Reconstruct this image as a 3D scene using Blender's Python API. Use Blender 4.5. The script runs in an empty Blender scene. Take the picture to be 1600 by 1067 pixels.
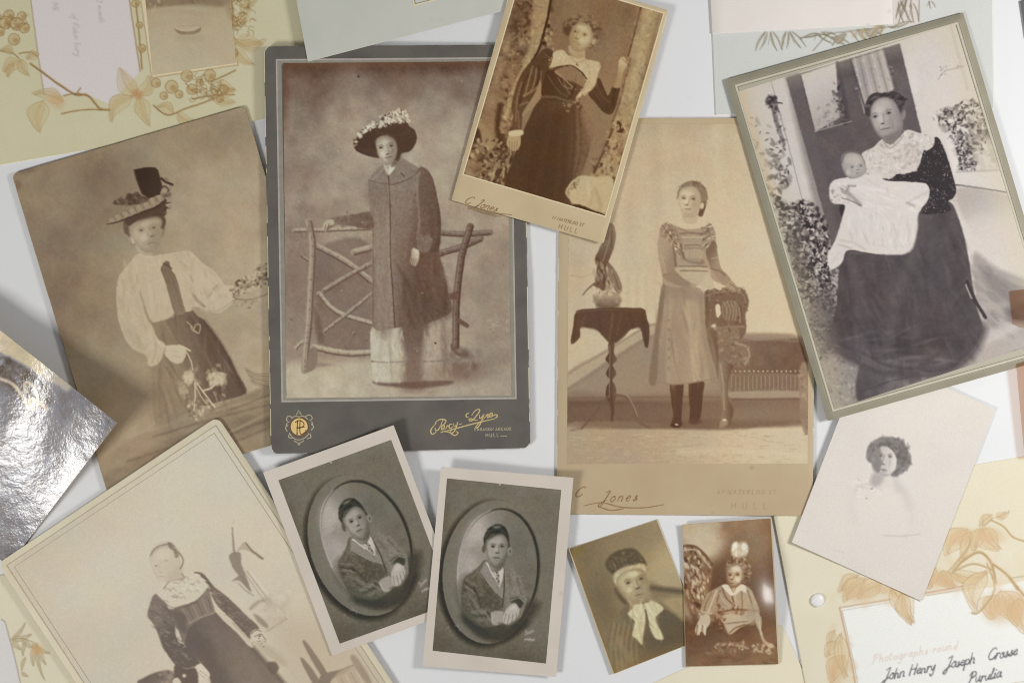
import bpy, bmesh, math
import numpy as np

# ------------------------------------------------------------------ camera, light, exposure
S = 0.00026          # metres per drawing unit on the table
CH = 0.62            # camera height above the table
sc = bpy.context.scene
C = sc.collection
cam_d = bpy.data.cameras.new('camera'); cam = bpy.data.objects.new('camera', cam_d); C.objects.link(cam)
cam.location = (0, 0, CH); cam.rotation_euler = (0, 0, 0)
cam_d.sensor_width = 36.0; cam_d.lens = 36.0*CH/(1600*S); cam_d.clip_start = 0.01; cam_d.clip_end = 20
sc.camera = cam
world = bpy.data.worlds.new('World'); sc.world = world; world.use_nodes = True
bg = world.node_tree.nodes['Background']; bg.inputs[0].default_value = (0.96, 0.98, 1.0, 1); bg.inputs[1].default_value = 0.22
def lamp(name, loc, aim, size, power, col):
    d = bpy.data.lights.new(name, 'AREA'); d.shape = 'RECTANGLE'; d.size, d.size_y = size; d.energy = power; d.color = col
    o = bpy.data.objects.new(name, d); C.objects.link(o); o.location = loc
    v = np.array(aim)-np.array(loc); from mathutils import Vector
    o.rotation_euler = Vector(v).to_track_quat('-Z', 'Y').to_euler()
    return o
lamp('window_light', (-0.62, -0.44, 0.66), (-0.15, 0.02, 0), (0.26, 0.24), 4.6, (1.0, 0.985, 0.955))
lamp('lamp_light', (0.48, 0.05, 0.38), (0.18, 0.04, 0), (0.13, 0.13), 2.05, (1.0, 0.99, 0.975))
sc.view_settings.view_transform = 'Standard'; sc.view_settings.look = 'None'; sc.view_settings.exposure = 0; sc.view_settings.gamma = 1
sc.view_settings.use_curve_mapping = False
sc.cycles.use_denoising = True
sc.cycles.filter_width = 1.05
# ------------------------------------------------------------------ drawing kit
# Flat prints are drawn here as tone maps (0 black .. 1 white), in units of 0.26 mm on the table.
KC = 1.5
def pts(s, smooth=True, closed=True, n=4):
    a = np.array([float(t) for t in s.split()], dtype=np.float64).reshape(-1, 2) if isinstance(s, str) else np.array(s, dtype=np.float64)
    if not smooth or len(a) < 3:
        return a
    m = len(a); out = []
    for i in range(m if closed else m - 1):
        if closed:
            p0, p1, p2, p3 = a[i-1], a[i], a[(i+1) % m], a[(i+2) % m]
        else:
            p0, p1, p2, p3 = a[max(i-1, 0)], a[i], a[i+1], a[min(i+2, m-1)]
        for k in range(n):
            t = k / n
            out.append(0.5*((2*p1)+(p2-p0)*t+(2*p0-5*p1+4*p2-p3)*t*t+(3*p1-p0-3*p2+p3)*t**3))
    if not closed:
        out.append(a[-1])
    return np.array(out)

def vnoise(h, w, scale, seed, octs=4, ax=1.0):
    r = np.random.RandomState(seed); out = np.zeros((h, w), np.float32); amp = 1.0; tot = 0
    for o in range(octs):
        sc = max(scale / (2 ** o), 1.0)
        gh, gw = int(h/sc)+3, int(w/(sc*ax))+3
        g = r.rand(gh, gw).astype(np.float32)
        y = np.arange(h)/sc; x = np.arange(w)/(sc*ax)
        yi = y.astype(int); xi = x.astype(int)
        fy = (y-yi); fx = (x-xi); fy = (fy*fy*(3-2*fy))[:, None]; fx = (fx*fx*(3-2*fx))[None, :]
        a = g[yi][:, xi]; b = g[yi][:, xi+1]; c = g[yi+1][:, xi]; d = g[yi+1][:, xi+1]
        out += amp*((a*(1-fx)+b*fx)*(1-fy)+(c*(1-fx)+d*fx)*fy)
        tot += amp; amp *= 0.55
    return (out/tot-0.5)*2

class Can:
    def __init__(s, x0, y0, x1, y1, v=0.5, k=KC):
        s.x0, s.y0, s.k = x0, y0, k
        s.w, s.h = int((x1-x0)*k)+2, int((y1-y0)*k)+2
        s.A = np.full((s.h, s.w, 1), v, np.float32); s.sd = 1
    def loc(s, p):
        return (np.asarray(p, dtype=np.float64)-[s.x0, s.y0])*s.k
    def _val(s, v, ys, xs):
        if isinstance(v, tuple) and len(v) == 6:      # linear gradient x0 y0 v0 x1 y1 v1
            ax, ay, av, bx, by, bv = v
            X = xs/s.k+s.x0; Y = ys/s.k+s.y0
            t = np.clip(((X-ax)*(bx-ax)+(Y-ay)*(by-ay))/((bx-ax)**2+(by-ay)**2), 0, 1)
            t = (t*t*(3-2*t))[..., None]
            return np.asarray(av, np.float32)*(1-t)+np.asarray(bv, np.float32)*t
        return np.asarray(v, np.float32)
    def _mix(s, a, y0, x0, v, o):
        h, w = a.shape
        if h <= 0 or w <= 0: return
        ys, xs = np.mgrid[y0:y0+h, x0:x0+w]
        val = s._val(v, ys, xs); a = (a*o)[..., None].astype(np.float32)
        R = s.A[y0:y0+h, x0:x0+w]
        R[:] = R*(1-a)+val*a
    def alpha(s, q, f, closed):
        f = max(f*s.k, 0.5); pad = int(f)+2
        x0 = max(int(q[:, 0].min())-pad, 0); x1 = min(int(q[:, 0].max())+pad+1, s.w)
        y0 = max(int(q[:, 1].min())-pad, 0); y1 = min(int(q[:, 1].max())+pad+1, s.h)
        if x1 <= x0 or y1 <= y0: return None
        H, Wd = y1-y0, x1-x0
        D = np.full((H, Wd), f*f, np.float32); ins = np.zeros((H, Wd), bool)
        p = q-[x0, y0]; n = len(p)
        for i in range(n):
            a = p[i]; b = p[(i+1) % n]
            dy = b[1]-a[1]
            if dy != 0:
                lo, hi = (a[1], b[1]) if dy > 0 else (b[1], a[1])
                r0 = max(int(math.ceil(lo)), 0); r1 = min(int(math.ceil(hi)), H)
                for r in range(r0, r1):
                    c = a[0]+(r-a[1])/dy*(b[0]-a[0])
                    ins[r, :max(0, min(Wd, int(math.ceil(c))))] ^= True
            s._seg(D, a, b, f)
        d = np.sqrt(D); sd = np.where(ins, d, -d)
        return np.clip(0.5+sd/(2*f), 0, 1), y0, x0
    def _seg(s, D, a, b, f, wa=0, wb=0):
        H, Wd = D.shape; r = f+max(wa, wb)
        xa = max(int(min(a[0], b[0])-r)-1, 0); xb = min(int(max(a[0], b[0])+r)+2, Wd)
        ya = max(int(min(a[1], b[1])-r)-1, 0); yb = min(int(max(a[1], b[1])+r)+2, H)
        if xb <= xa or yb <= ya: return
        Y, X = np.ogrid[ya:yb, xa:xb]
        ex, ey = b[0]-a[0], b[1]-a[1]; L = ex*ex+ey*ey
        t = np.clip(((X-a[0])*ex+(Y-a[1])*ey)/L, 0, 1) if L > 1e-9 else np.zeros((yb-ya, xb-xa))
        d2 = (X-a[0]-t*ex)**2+(Y-a[1]-t*ey)**2
        if wa or wb:
            d = np.sqrt(d2)-(wa+(wb-wa)*t)
            np.minimum(D[ya:yb, xa:xb], d, out=D[ya:yb, xa:xb], casting='unsafe')
        else:
            np.minimum(D[ya:yb, xa:xb], d2, out=D[ya:yb, xa:xb], casting='unsafe')
    def P(s, p, v, f=0.7, o=1.0, sm=True):
        q = s.loc(pts(p, sm)); r = s.alpha(q, f, True)
        if r: s._mix(r[0], r[1], r[2], v, o)
    def F(s, p, v, d, f=1.0):
        """a head: the rim falls away to tone d, the middle takes v"""
        q = pts(p); c = q.mean(0); r = np.sqrt(((q-c)**2).sum(1)).mean()
        s.P(q, d, f, 1, False); s.P(c+(q-c)*.9+[-.02*r, -.03*r], v, .2*r, 1, False)
    def L(s, p, w, v, f=0.6, o=1.0, sm=True):
        q = s.loc(pts(p, sm, False)); n = len(q)
        w0, w1 = w if isinstance(w, tuple) else (w, w)
        f = max(f*s.k, 0.5); R = max(w0, w1)*s.k/2+f+2
        x0 = max(int(q[:, 0].min()-R), 0); x1 = min(int(q[:, 0].max()+R)+1, s.w)
        y0 = max(int(q[:, 1].min()-R), 0); y1 = min(int(q[:, 1].max()+R)+1, s.h)
        if x1 <= x0 or y1 <= y0: return
        D = np.full((y1-y0, x1-x0), f, np.float32); p2 = q-[x0, y0]
        for i in range(n-1):
            ta, tb = i/max(n-1, 1), (i+1)/max(n-1, 1)
            s._seg(D, p2[i], p2[i+1], f, max((w0+(w1-w0)*ta)*s.k/2, .01), max((w0+(w1-w0)*tb)*s.k/2, .01))
        s._mix(np.clip(0.5-D/(2*f), 0, 1), y0, x0, v, o)
    def E(s, x, y, rx, ry, v, a=0, f=0.25, o=1.0):
        (cx, cy), = s.loc([[x, y]]); rx *= s.k; ry *= s.k
        R = max(rx, ry)*(1+f)+2
        x0 = max(int(cx-R), 0); x1 = min(int(cx+R)+2, s.w); y0 = max(int(cy-R), 0); y1 = min(int(cy+R)+2, s.h)
        if x1 <= x0 or y1 <= y0: return
        Y, X = np.mgrid[y0:y1, x0:x1]; c, sn = math.cos(math.radians(a)), math.sin(math.radians(a))
        u = ((X-cx)*c+(Y-cy)*sn)/rx; w = (-(X-cx)*sn+(Y-cy)*c)/ry
        d = np.sqrt(u*u+w*w); t = np.clip((1+f-d)/(2*f), 0, 1)
        s._mix(t*t*(3-2*t), y0, x0, v, o)
    def D(s, p, n, r, v, o=0.8, asp=1.6, ang=None, f=0.35, sm=True):
        """scatter dabs inside an outline"""
        q = pts(p, sm); s.sd += 1; g = np.random.RandomState(s.sd*7+n)
        lo = q.min(0); hi = q.max(0); k = 0; tries = 0; m = len(q)
        qx, qy = q[:, 0], q[:, 1]; jx, jy = np.roll(qx, -1), np.roll(qy, -1)
        while k < n and tries < n*8:
            tries += 1
            x, y = lo+g.rand(2)*(hi-lo)
            cr = (qy > y) != (jy > y)
            if np.count_nonzero(cr & (x < (jx-qx)*(y-qy)/np.where(jy == qy, 1e-9, jy-qy)+qx)) % 2 == 0: continue
            k += 1
            R = r[0]+(r[1]-r[0])*g.rand()
            val = v[0]+(v[1]-v[0])*g.rand() if not isinstance(v, list) else v[g.randint(len(v))]
            a = g.rand()*180 if ang is None else ang+(g.rand()-.5)*40
            s.E(x, y, R*asp, R, val, a, f, o*(0.6+0.4*g.rand()))
    def N(s, amp, scale, seed=1, p=None, f=2, octs=4, ax=1.0):
        n = vnoise(s.h, s.w, scale*s.k, seed, octs, ax)[..., None]*amp
        if p is not None:
            r = s.alpha(s.loc(pts(p)), f, True)
            if not r: return
            m = np.zeros((s.h, s.w, 1), np.float32); a, y0, x0 = r
            m[y0:y0+a.shape[0], x0:x0+a.shape[1], 0] = a; n = n*m
        s.A += n
    def G(s, x0, y0, v0, x1, y1, v1, o=1.0):
        ys, xs = np.mgrid[0:s.h, 0:s.w]
        s.A[:] = s.A*(1-o)+s._val((x0, y0, v0, x1, y1, v1), ys, xs)*o
    def tint(s, stops, con=1.0, piv=.55):
        t = np.clip((s.A[..., 0]-piv)*con+piv, 0, 1); xs = [a for a, _ in stops]
        s.A = np.stack([np.interp(t, xs, [c[i]/255. for _, c in stops]) for i in range(3)], -1).astype(np.float32)
    def mottle(s, amp, scale, seed):
        """slow warm/cool drift of the aged emulsion"""
        n = vnoise(s.h, s.w, scale*s.k, seed, 3); m = vnoise(s.h, s.w, scale*s.k*.6, seed+5, 3)
        s.A[..., 0] += n*amp; s.A[..., 2] -= n*amp*.8; s.A[..., 1] += m*amp*.5
        s.A += (np.random.RandomState(seed).randn(s.h, s.w, 1)*0.010).astype(np.float32)
    def warp(s, amp, scale, seed=5, blur=0.0):
        """small uneven drift of the outlines, then the softness of the old lens"""
        dx = vnoise(s.h, s.w, scale*s.k, seed, 2)*amp*s.k; dy = vnoise(s.h, s.w, scale*s.k, seed+1, 2)*amp*s.k
        Y, X = np.mgrid[0:s.h, 0:s.w]
        s.A = s.sample((X+dx)/s.k+s.x0, (Y+dy)/s.k+s.y0).astype(np.float32)
        if blur:
            r = int(blur*s.k*3)+1; g = np.exp(-0.5*(np.arange(-r, r+1)/(blur*s.k))**2); g /= g.sum()
            for ax in (0, 1):
                P = np.pad(s.A, [(r, r) if i == ax else (0, 0) for i in range(3)], 'edge'); o = np.zeros_like(s.A)
                for i, w in enumerate(g):
                    o += w*(P[i:i+s.h] if ax == 0 else P[:, i:i+s.w])
                s.A = o.astype(np.float32)
    def sample(s, X, Y):
        x = np.clip((X-s.x0)*s.k, 0, s.w-1.001); y = np.clip((Y-s.y0)*s.k, 0, s.h-1.001)
        xi = x.astype(int); yi = y.astype(int); fx = (x-xi)[..., None]; fy = (y-yi)[..., None]
        A = s.A
        return (A[yi, xi]*(1-fx)+A[yi, xi+1]*fx)*(1-fy)+(A[yi+1, xi]*(1-fx)+A[yi+1, xi+1]*fx)*fy

def feat(c, e1, e2, n, m0, m1, s, Lt=.7, D=.52, dk=.24, sh=1, o=1.0):
    """eyes, nose and mouth of a printed face from its landmarks; sh = shaded side"""
    e1, e2, n, m0, m1 = [np.array(p, float) for p in (e1, e2, n, m0, m1)]
    ux = (e2-e1)/np.hypot(*(e2-e1)); uy = np.array([-ux[1], ux[0]]); a = math.degrees(math.atan2(ux[1], ux[0])); mid = (e1+e2)/2
    def at(p, x, y): return p+ux*x*s+uy*y*s
    for x, y, rx, ry, v, oo in ((3.1*sh, 2.2, 1.5, 4.2, D, .4), (-3.2*sh, 2.6, .9, 3.4, (D+Lt)/2, .35), (0, -2.7, 2.6, 1.1, Lt+.04, .45), (-1.7, 1.9, 1.2, 1.0, Lt+.05, .4), (1.7, 1.9, 1.1, .9, Lt+.03, .3)):
        q = at(mid, x, y); c.E(q[0], q[1], rx*s, ry*s, v, a, .9, oo*o)
    q = (m0+m1)/2+uy*s*2.9; c.E(q[0], q[1], 2.6*s, .9*s, (D+Lt)/2-.03, a, .9, .4*o)
    for e in (e1, e2):
        q = at(e, 0, -.2); c.E(q[0], q[1], 1.5*s, 1.0*s, Lt*.35+D*.65, a, .7, .65*o)
        c.L([at(e, -1.2, -1.1), at(e, -.1, -1.65), at(e, 1.2, -1.2)], .5*s, dk+.16, .4*s, .65*o)
        c.E(e[0], e[1], .95*s, .45*s, Lt*.9, a, .5, .4*o); q = at(e, 0, .0); c.E(q[0], q[1], .58*s, .52*s, dk-.04, a, .45, .92*o)
        c.L([at(e, -1.05, .15), at(e, -.1, -.52), at(e, 1.05, .1)], .36*s, dk+.05, .3*s, .8*o); c.L([at(e, -.9, .35), at(e, 0, .7), at(e, .9, .3)], .3*s, D-.03, .35*s, .5*o)
    c.L([at(mid, -.1*sh, -.3), n-uy*s*.6-ux*s*.15*sh], .7*s, min(Lt+.07, 1), .5*s, .55*o, sm=False)
    c.L([at(mid, .6*sh, -.4), at((mid+n)/2, .65*sh, .1), at(n, .85*sh, -.25)], .7*s, D-.03, .6*s, .6*o)
    c.E(n[0], n[1], 1.05*s, .45*s, D-.1, a, .55, .8*o)
    for g in (-1, 1):
        q = at(n, .45*g, .05); c.E(q[0], q[1], .3*s, .24*s, dk+.02, a, .5, .8*o)
    mm = (m0+m1)/2; ml = np.hypot(*(m1-m0)); ma = math.degrees(math.atan2(*(m1-m0)[::-1]))
    q = mm-uy*s*.3; c.E(q[0], q[1], ml*.44, .38*s, D-.06, ma, .6, .7*o); c.L([m0*.9+mm*.1, mm+uy*s*.1, m1*.9+mm*.1], .36*s, dk+.08, .3*s, .75*o)
    q = mm+uy*s*.5; c.E(q[0], q[1], ml*.34, .36*s, (Lt+D)/2, ma, .6, .5*o); q = mm+uy*s*1.15; c.E(q[0], q[1], ml*.34, .3*s, D, ma, .7, .55*o)

# single-line pen letters: x height 1, ascender 2, descender -1; polylines split by '|'
PEN = {
'a': (1.0, '.9 .8 .5 1 .1 .6 .2 .1 .6 .1 .9 .8|.9 1 .8 .3 1 0 1.1 .1'),
'b': (.9, '.1 2 .1 .1 .5 0 .8 .4 .6 .9 .1 .6'), 'c': (.8, '.8 .8 .5 1 .1 .6 .2 .1 .6 0 .9 .3'),
'd': (1.0, '.9 .8 .5 1 .1 .6 .2 .1 .6 .1 .9 .7|1 2 .8 .3 1 0'), 'e': (.8, '.1 .5 .7 .6 .6 1 .2 .8 .1 .3 .4 0 .8 .2'),
'f': (.7, '.8 1.9 .5 2 .3 1 .2 -.8 0 -.9|.1 1 .6 1'), 'g': (1.0, '.9 .8 .5 1 .1 .6 .2 .1 .6 .1 .9 .8|.9 1 .8 -.6 .4 -1 .1 -.7'),
'h': (1.0, '.2 2 .1 0|.1 .6 .5 1 .8 .8 .8 .1 1 0'), 'i': (.5, '.1 .8 .3 1 .2 .1 .5 .1|.35 1.5 .4 1.55'),
'l': (.5, '.1 .6 .5 1.8 .3 2 .1 .3 .4 0 .6 .2'), 'n': (1.0, '.1 1 .1 0|.1 .6 .5 1 .8 .8 .8 .1 1 0'),
'm': (1.5, '.1 1 .1 0|.1 .7 .4 1 .6 .8 .6 0|.6 .7 .9 1 1.2 .8 1.2 .1 1.5 0'),
'o': (.9, '.5 1 .1 .6 .2 .1 .6 0 .9 .5 .5 1 .9 .9'), 'p': (.9, '.1 1 .0 -1|.1 .6 .5 1 .9 .6 .6 0 .1 .2'),
'r': (.8, '.1 .9 .3 1 .1 0|.2 .6 .5 1 .8 .9'), 's': (.8, '.1 .1 .6 .8 .5 1 .4 .7 .7 .3 .4 0 .1 .1|.7 .2 .9 .4'),
't': (.6, '.3 1.7 .1 .2 .4 0 .6 .2|0 1.1 .6 1.2'), 'u': (1.0, '.1 1 .1 .2 .4 0 .8 .6 .9 1 .8 .2 1.1 .1'),
'v': (.8, '.1 1 .4 0 .8 1'), 'w': (1.2, '.1 1 .2 .1 .6 .7 .7 .1 1.1 .9'), 'y': (1.0, '.1 1 .2 .3 .5 .1 .8 .9|.9 1 .7 -.6 .3 -1 .1 -.6'),
'k': (.9, '.2 2 .1 0|.7 1 .1 .5 .8 0'),
'A': (1.6, '0 0 1 2 1.3 0|.4 .7 1.3 .7'), 'C': (1.5, '1.5 1.6 1.2 2 .5 1.6 .2 .7 .5 .1 1.1 .1 1.5 .6'),
'D': (1.5, '.3 1.9 .1 0 .9 .1 1.4 .9 1 1.8 .3 1.9'), 'E': (1.3, '1.2 1.9 .3 1.9 .1 0 1.1 0|.2 1 .9 1'),
'G': (1.5, '1.4 1.6 1 2 .4 1.5 .1 .6 .6 0 1.2 .3 1.3 .8 .9 .8'), 'H': (1.5, '.3 1.9 .1 0|1.3 1.9 1.1 0|.2 1 1.2 1'),
'J': (1.3, '.5 1.7 1 2 1.2 1.9 .8 .2 .4 -.9 0 -.7 .3 -.2 1.2 .3'), 'L': (1.4, '.0 1.6 .3 2 .9 1.9 .7 .8 .3 0 .0 .2 .8 .2 1.4 0'),
'N': (1.5, '.1 0 .3 1.9 1.1 0 1.3 1.9'), 'O': (1.6, '.8 2 .2 1.4 .2 .5 .8 0 1.4 .6 1.3 1.5 .8 2'),
'P': (1.4, '.0 0 .3 .1 .6 1.8|.1 1.4 .5 2 1.2 1.9 1.3 1.3 .5 .9'), 'R': (1.5, '.1 0 .4 1.9 1.2 1.8 1.2 1.2 .3 1 1.3 0'),
'S': (1.2, '1.2 1.7 .8 2 .3 1.6 .9 1 .9 .3 .4 0 .0 .4'), 'U': (1.4, '.2 1.9 .1 .6 .5 0 1.1 .4 1.3 1.9'),
'T': (1.4, '.1 1.8 1.4 1.9|.8 1.9 .6 0'), 'W': (2.0, '.1 1.9 .4 0 1 1.5 1.3 0 1.9 1.9'), 'B': (1.3, '.3 1.9 .1 0 .9 .1 1.1 .6 .3 1 1.1 1.4 .9 1.9 .3 1.9'),
'I': (.6, '.4 1.9 .2 0'), 'Q': (1.6, '.8 2 .2 1.4 .2 .5 .8 0 1.4 .6 1.3 1.5 .8 2|1 .5 1.5 -.1'),
'M': (1.9, '.1 0 .3 1.9 .9 .4 1.6 1.9 1.7 0'),
'V': (1.4, '.1 1.9 .6 0 1.4 1.9'),
'1': (.8, '.1 1.5 .5 1.9 .3 0'), '4': (1.1, '.7 0 .9 1.9 .1 .6 1.1 .6'), '7': (1.0, '.2 1.9 1.1 1.9 .3 0'), '2': (1.0, '.2 1.5 .6 1.9 1 1.4 .1 0 1 0'),
'.': (.5, '.1 0 .2 .05'), ',': (.5, '.2 .1 .1 -.3'),
}
BLK = {'P': (1.2, '.1 0 .1 1.9 .9 1.9 1.1 1.5 .9 1 .1 1'), 'A': (1.4, '0 0 .65 1.9 1.3 0|.3 .6 1 .6'), 'R': (1.3, '.1 0 .1 1.9 .9 1.9 1.1 1.5 .9 1 .1 1|.6 1 1.2 0'),
'G': (1.4, '1.2 1.6 .8 1.9 .3 1.7 .1 1 .3 .2 .8 0 1.2 .3 1.2 .8 .8 .8'), 'O': (1.5, '.7 1.9 .2 1.5 .1 .9 .3 .2 .7 0 1.2 .3 1.3 1 1.1 1.6 .7 1.9'), 'N': (1.4, '.1 0 .1 1.9 1.2 0 1.2 1.9'),
'C': (1.3, '1.2 1.6 .8 1.9 .3 1.7 .1 1 .3 .2 .8 0 1.2 .3'), 'D': (1.4, '.1 0 .1 1.9 .8 1.8 1.2 1.3 1.2 .6 .8 .1 .1 0'), 'E': (1.2, '1.1 1.9 .1 1.9 .1 0 1.1 0|.1 1 .9 1'), 'H': (1.4, '.1 1.9 .1 0|1.2 1.9 1.2 0|.1 1 1.2 1'),
'U': (1.4, '.1 1.9 .1 .5 .4 0 .9 0 1.2 .5 1.2 1.9'), 'L': (1.1, '.1 1.9 .1 0 1 0'), 'W': (1.9, '.1 1.9 .5 0 .95 1.5 1.4 0 1.8 1.9'), 'T': (1.2, '0 1.9 1.2 1.9|.6 1.9 .6 0'), 'S': (1.1, '1 1.6 .7 1.9 .3 1.8 .1 1.4 .9 .6 .9 .2 .5 0 .1 .3')}
def pen(text, x, y, size, ang=0, slant=0.3, track=0.15, jit=0.0, seed=1, block=False):
    """strokes of a written line starting at x y; each an array of points"""
    g = np.random.RandomState(seed); out = []; cx = 0; c, sn = math.cos(math.radians(ang)), math.sin(math.radians(ang))
    for ch in text:
        if ch == ' ': cx += 0.9; continue
        w, d = BLK.get(ch, PEN[ch]) if block else PEN[ch]; dy = (g.rand()-.5)*jit; sc = 1+(g.rand()-.5)*jit
        for part in d.split('|'):
            a = pts(part, not block, False, 3)*sc
            X = (cx+a[:, 0]+slant*a[:, 1])*size; Y = -(a[:, 1]+dy)*size
            out.append(np.stack([x+X*c-Y*sn, y+X*sn+Y*c], 1))
        cx += w+track
    return out
def write(can, text, x, y, size, v, w=1.2, ang=0, o=0.8, **kw):
    for st in pen(text, x, y, size, ang, **kw):
        can.L(st, w, v, 0.5, o, sm=False)
def leaf(can, x0, y0, x1, y1, wd, fill, line, o=0.6, bend=0.0, veins=4, lw=1.0):
    """a drawn leaf from stalk to tip with midrib and veins"""
    a = np.array([x0, y0], float); b = np.array([x1, y1], float); d = b-a; n = np.array([-d[1], d[0]])/np.hypot(*d)
    L = np.hypot(*d)
    def at(t, s):
        return a+d*t+n*(s*wd+bend*L*math.sin(math.pi*t))
    out = [at(0, 0), at(.2, .42), at(.45, .5), at(.75, .27), at(1, 0), at(.75, -.27), at(.45, -.5), at(.2, -.42)]
    can.P(out, fill, 0.8, o)
    can.L(out+[out[0]], lw, line, 0.5, min(1, o*1.3))
    can.L([at(0, 0), at(.5, 0), at(1, 0)], lw*.9, line, 0.5, o)
    for k in range(veins):
        t = .15+.6*k/max(veins-1, 1)
        for sg in (-1, 1):
            can.L([at(t, 0), at(min(t+.16, .97), sg*.36*(1-t*.6))], lw*.6, line, 0.5, o*.7, sm=False)
def pr_hat():
    c = Can(0, 150, 560, 790, .5)
    c.G(60, 400, .52, 420, 380, .645)
    c.P('0 150 560 150 560 250 380 230 200 260 0 330', .55, 50, .5)
    c.E(180, 300, 70, 60, .46, 0, .6, .5); c.E(110, 460, 60, 90, .47, 0, .7, .6); c.E(330, 210, 110, 40, .52, -18, .6, .5)
    c.E(180, 620, 80, 80, .62, 0, .7, .7); c.E(130, 600, 40, 60, .57, 0, .7, .6); c.E(370, 330, 60, 70, .63, 0, .8, .6)
    c.N(.05, 90, 3); c.N(.03, 24, 4)
    # ledge and planks at the foot
    c.P('140 735 240 668 300 650 385 616 560 560 560 800 140 800', (200, 700, .56, 420, 640, .52), 3, .9)
    c.P('160 745 235 703 310 672 420 640 560 600 560 640 420 672 320 700 170 770', .49, 5, .7)
    for p, v in (('236 672 320 645 420 622', .62), ('240 682 330 655 420 632', .44), ('330 690 420 655', .42), ('345 700 420 668', .43),
                 ('350 680 420 645', .62), ('200 720 300 688', .45), ('360 640 420 618', .43)):
        c.L(p, 3, v, 2, .7)
    c.N(.05, 18, 9, '150 740 240 668 420 600 420 700 200 780', 4, 3, 3)
    # reeds
    for i in range(7):
        c.L(f'{382+i*2} {574+i*4} 400 {583+i*3} 420 {584+i*4}', 1.6, .42 if i % 2 else .5, .8, .7)
    # skirt
    c.P('236 504 270 496 272 489 288 487 300 484 308 492 318 500 330 514 345 535 360 560 372 585 384 614 340 628 300 640 245 664 238 600 235 570 246 560 247 530',
        (240, 590, .53, 350, 570, .39), 1.2)
    c.P('238 565 300 575 310 640 245 664', .54, 10, .6)
    c.L('300 500 325 540 350 610', 9, .36, 7, .6); c.L('285 500 300 550 320 620', 6, .48, 5, .6); c.L('318 502 345 540 366 580 380 612', 6, .33, 4, .8)
    c.L('270 500 275 530', 5, .43, 4, .6); c.L('250 580 252 650', 5, .47, 4, .5); c.L('262 585 268 640', 4, .58, 4, .5)
    c.D('245 510 300 490 345 540 378 610 300 638 250 655', 60, (1.4, 3.4), [.36, .42, .5, .56], .35, 9, 72, .7)
    # blouse
    c.P('217 396 250 398 290 392 303 398 318 412 335 424 346 438 352 446 364 448 366 470 345 488 324 486 312 480 302 482 298 486 290 487 284 484 270 492 262 498 240 504 236 503 246 528 258 538 254 556 246 569 232 571 229 556 208 545 196 530 188 510 183 485 182 455 186 432 195 420 205 408',
        (190, 450, .69, 340, 440, .71), 1)
    c.P('184 470 200 530 225 550 232 545 205 510 196 470', .64, 5, .6)
    c.L('218 455 225 478 231 496 238 506', (2, 5), .53, 1.5, .8); c.L('213 470 222 500 230 520', 4, .64, 3, .6)
    c.L('301 460 309 470 318 479', (3, 6), .5, 1.6, .8); c.L('326 466 334 452 340 446', 2.5, .56, 1.5, .7); c.L('298 432 301 440', 3, .52, 1.2, .7)
    c.L('302 405 298 440 302 475', 4, .65, 3, .6); c.L('282 400 290 440 296 480', 3, .67, 3, .5); c.P('300 480 312 482 325 490 318 498 306 490', .6, 1.5)
    c.L('325 470 345 455 360 450', 5, .76, 3, .5); c.L('318 484 340 486 362 472', 2.5, .6, 1.5, .6)
    c.D('330 450 364 450 366 470 340 486 322 480', 24, (1.5, 3), (.62, .76), .4)
    c.L('230 520 240 535 228 550', 3, .75, 3, .5); c.L('240 528 244 545 238 566', 2, .6, 1.4, .6); c.L('247 534 253 540 259 541', 2.5, .78, 1, .7)
    c.D('228 548 246 540 254 556 246 570 232 571', 14, (1, 2.4), (.6, .8), .5)
    c.D('184 430 215 405 225 470 235 520 215 545 190 520 183 470', 40, (1.2, 3), [.6, .66, .76, .72], .35, 4, 75, .7); c.D('262 400 300 396 345 440 340 480 300 478 290 440', 40, (1.2, 3), [.6, .66, .77, .73], .35, 4, 60, .7); c.D('228 410 256 405 266 470 240 500 226 470', 24, (1.2, 3), [.66, .75], .3, 7, 82, .7)
    # tie
    c.P('256 412 259 408 265 410 267 421 274 430 280 450 285 470 289 488 276 492 271 486 265 465 258 440 251 421', (258, 410, .45, 282, 490, .5), .8)
    c.L('256 412 264 416 268 420', 3, .36, 1, .8); c.L('266 425 276 455 284 486', 2, .44, 1.2, .6)
    # neck, head
    c.P('214 380 218 397 235 401 251 398 253 378', .66, 1.2); c.P('238 388 253 376 254 398 240 399', .56, 3, .8); c.L('219 398 234 402 252 399', 2.5, .75, 1, .7)
    c.P('193 346 205 341 230 336 252 334 258 345 256 362 250 372 210 376 200 368 194 362', .4, 1.5)
    c.F('203 353 215 347 235 342 248 341 253 352 253.5 366 250 379 245 388 238 394 229 395 220 390 213 382 205 373', (206, 368, .68, 254, 366, .56), 0.56, 1.5)
    c.P('246 345 254 352 254 368 248 384 244 375', .57, 2.5, .7)
    c.E(206, 376, 3, 6, .7, -30, .3); c.L('203 372 206 381 211 383', 1.3, .5, .6, .8)
    feat(c, (220.5, 360), (240.5, 356), (238, 369), (231, 381.5), (243.5, 379.5), 3.0, .69, .56, .4, 1); c.P('204 354 216 347 236 342 250 342 252 350 236 348 216 353 207 362', .57, 3, .6)
    c.E(225, 372, 6, 5, .76, 0, .7, .6); c.L('222 350 236 346 246 347', 4, .74, 3, .5)
    # hat
    c.P('196 344 230 328 256 317 260 330 256 338 235 338 215 344 203 353', .33, 1.2); c.L('250 336 257 345 253 356', 4, .34, 1.5, .8)
    c.P('168 350 177 340 195 331 225 318 252 304 264 302 267 307 256 316 240 325 217 334 195 343 180 348', .56, 1)
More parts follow.
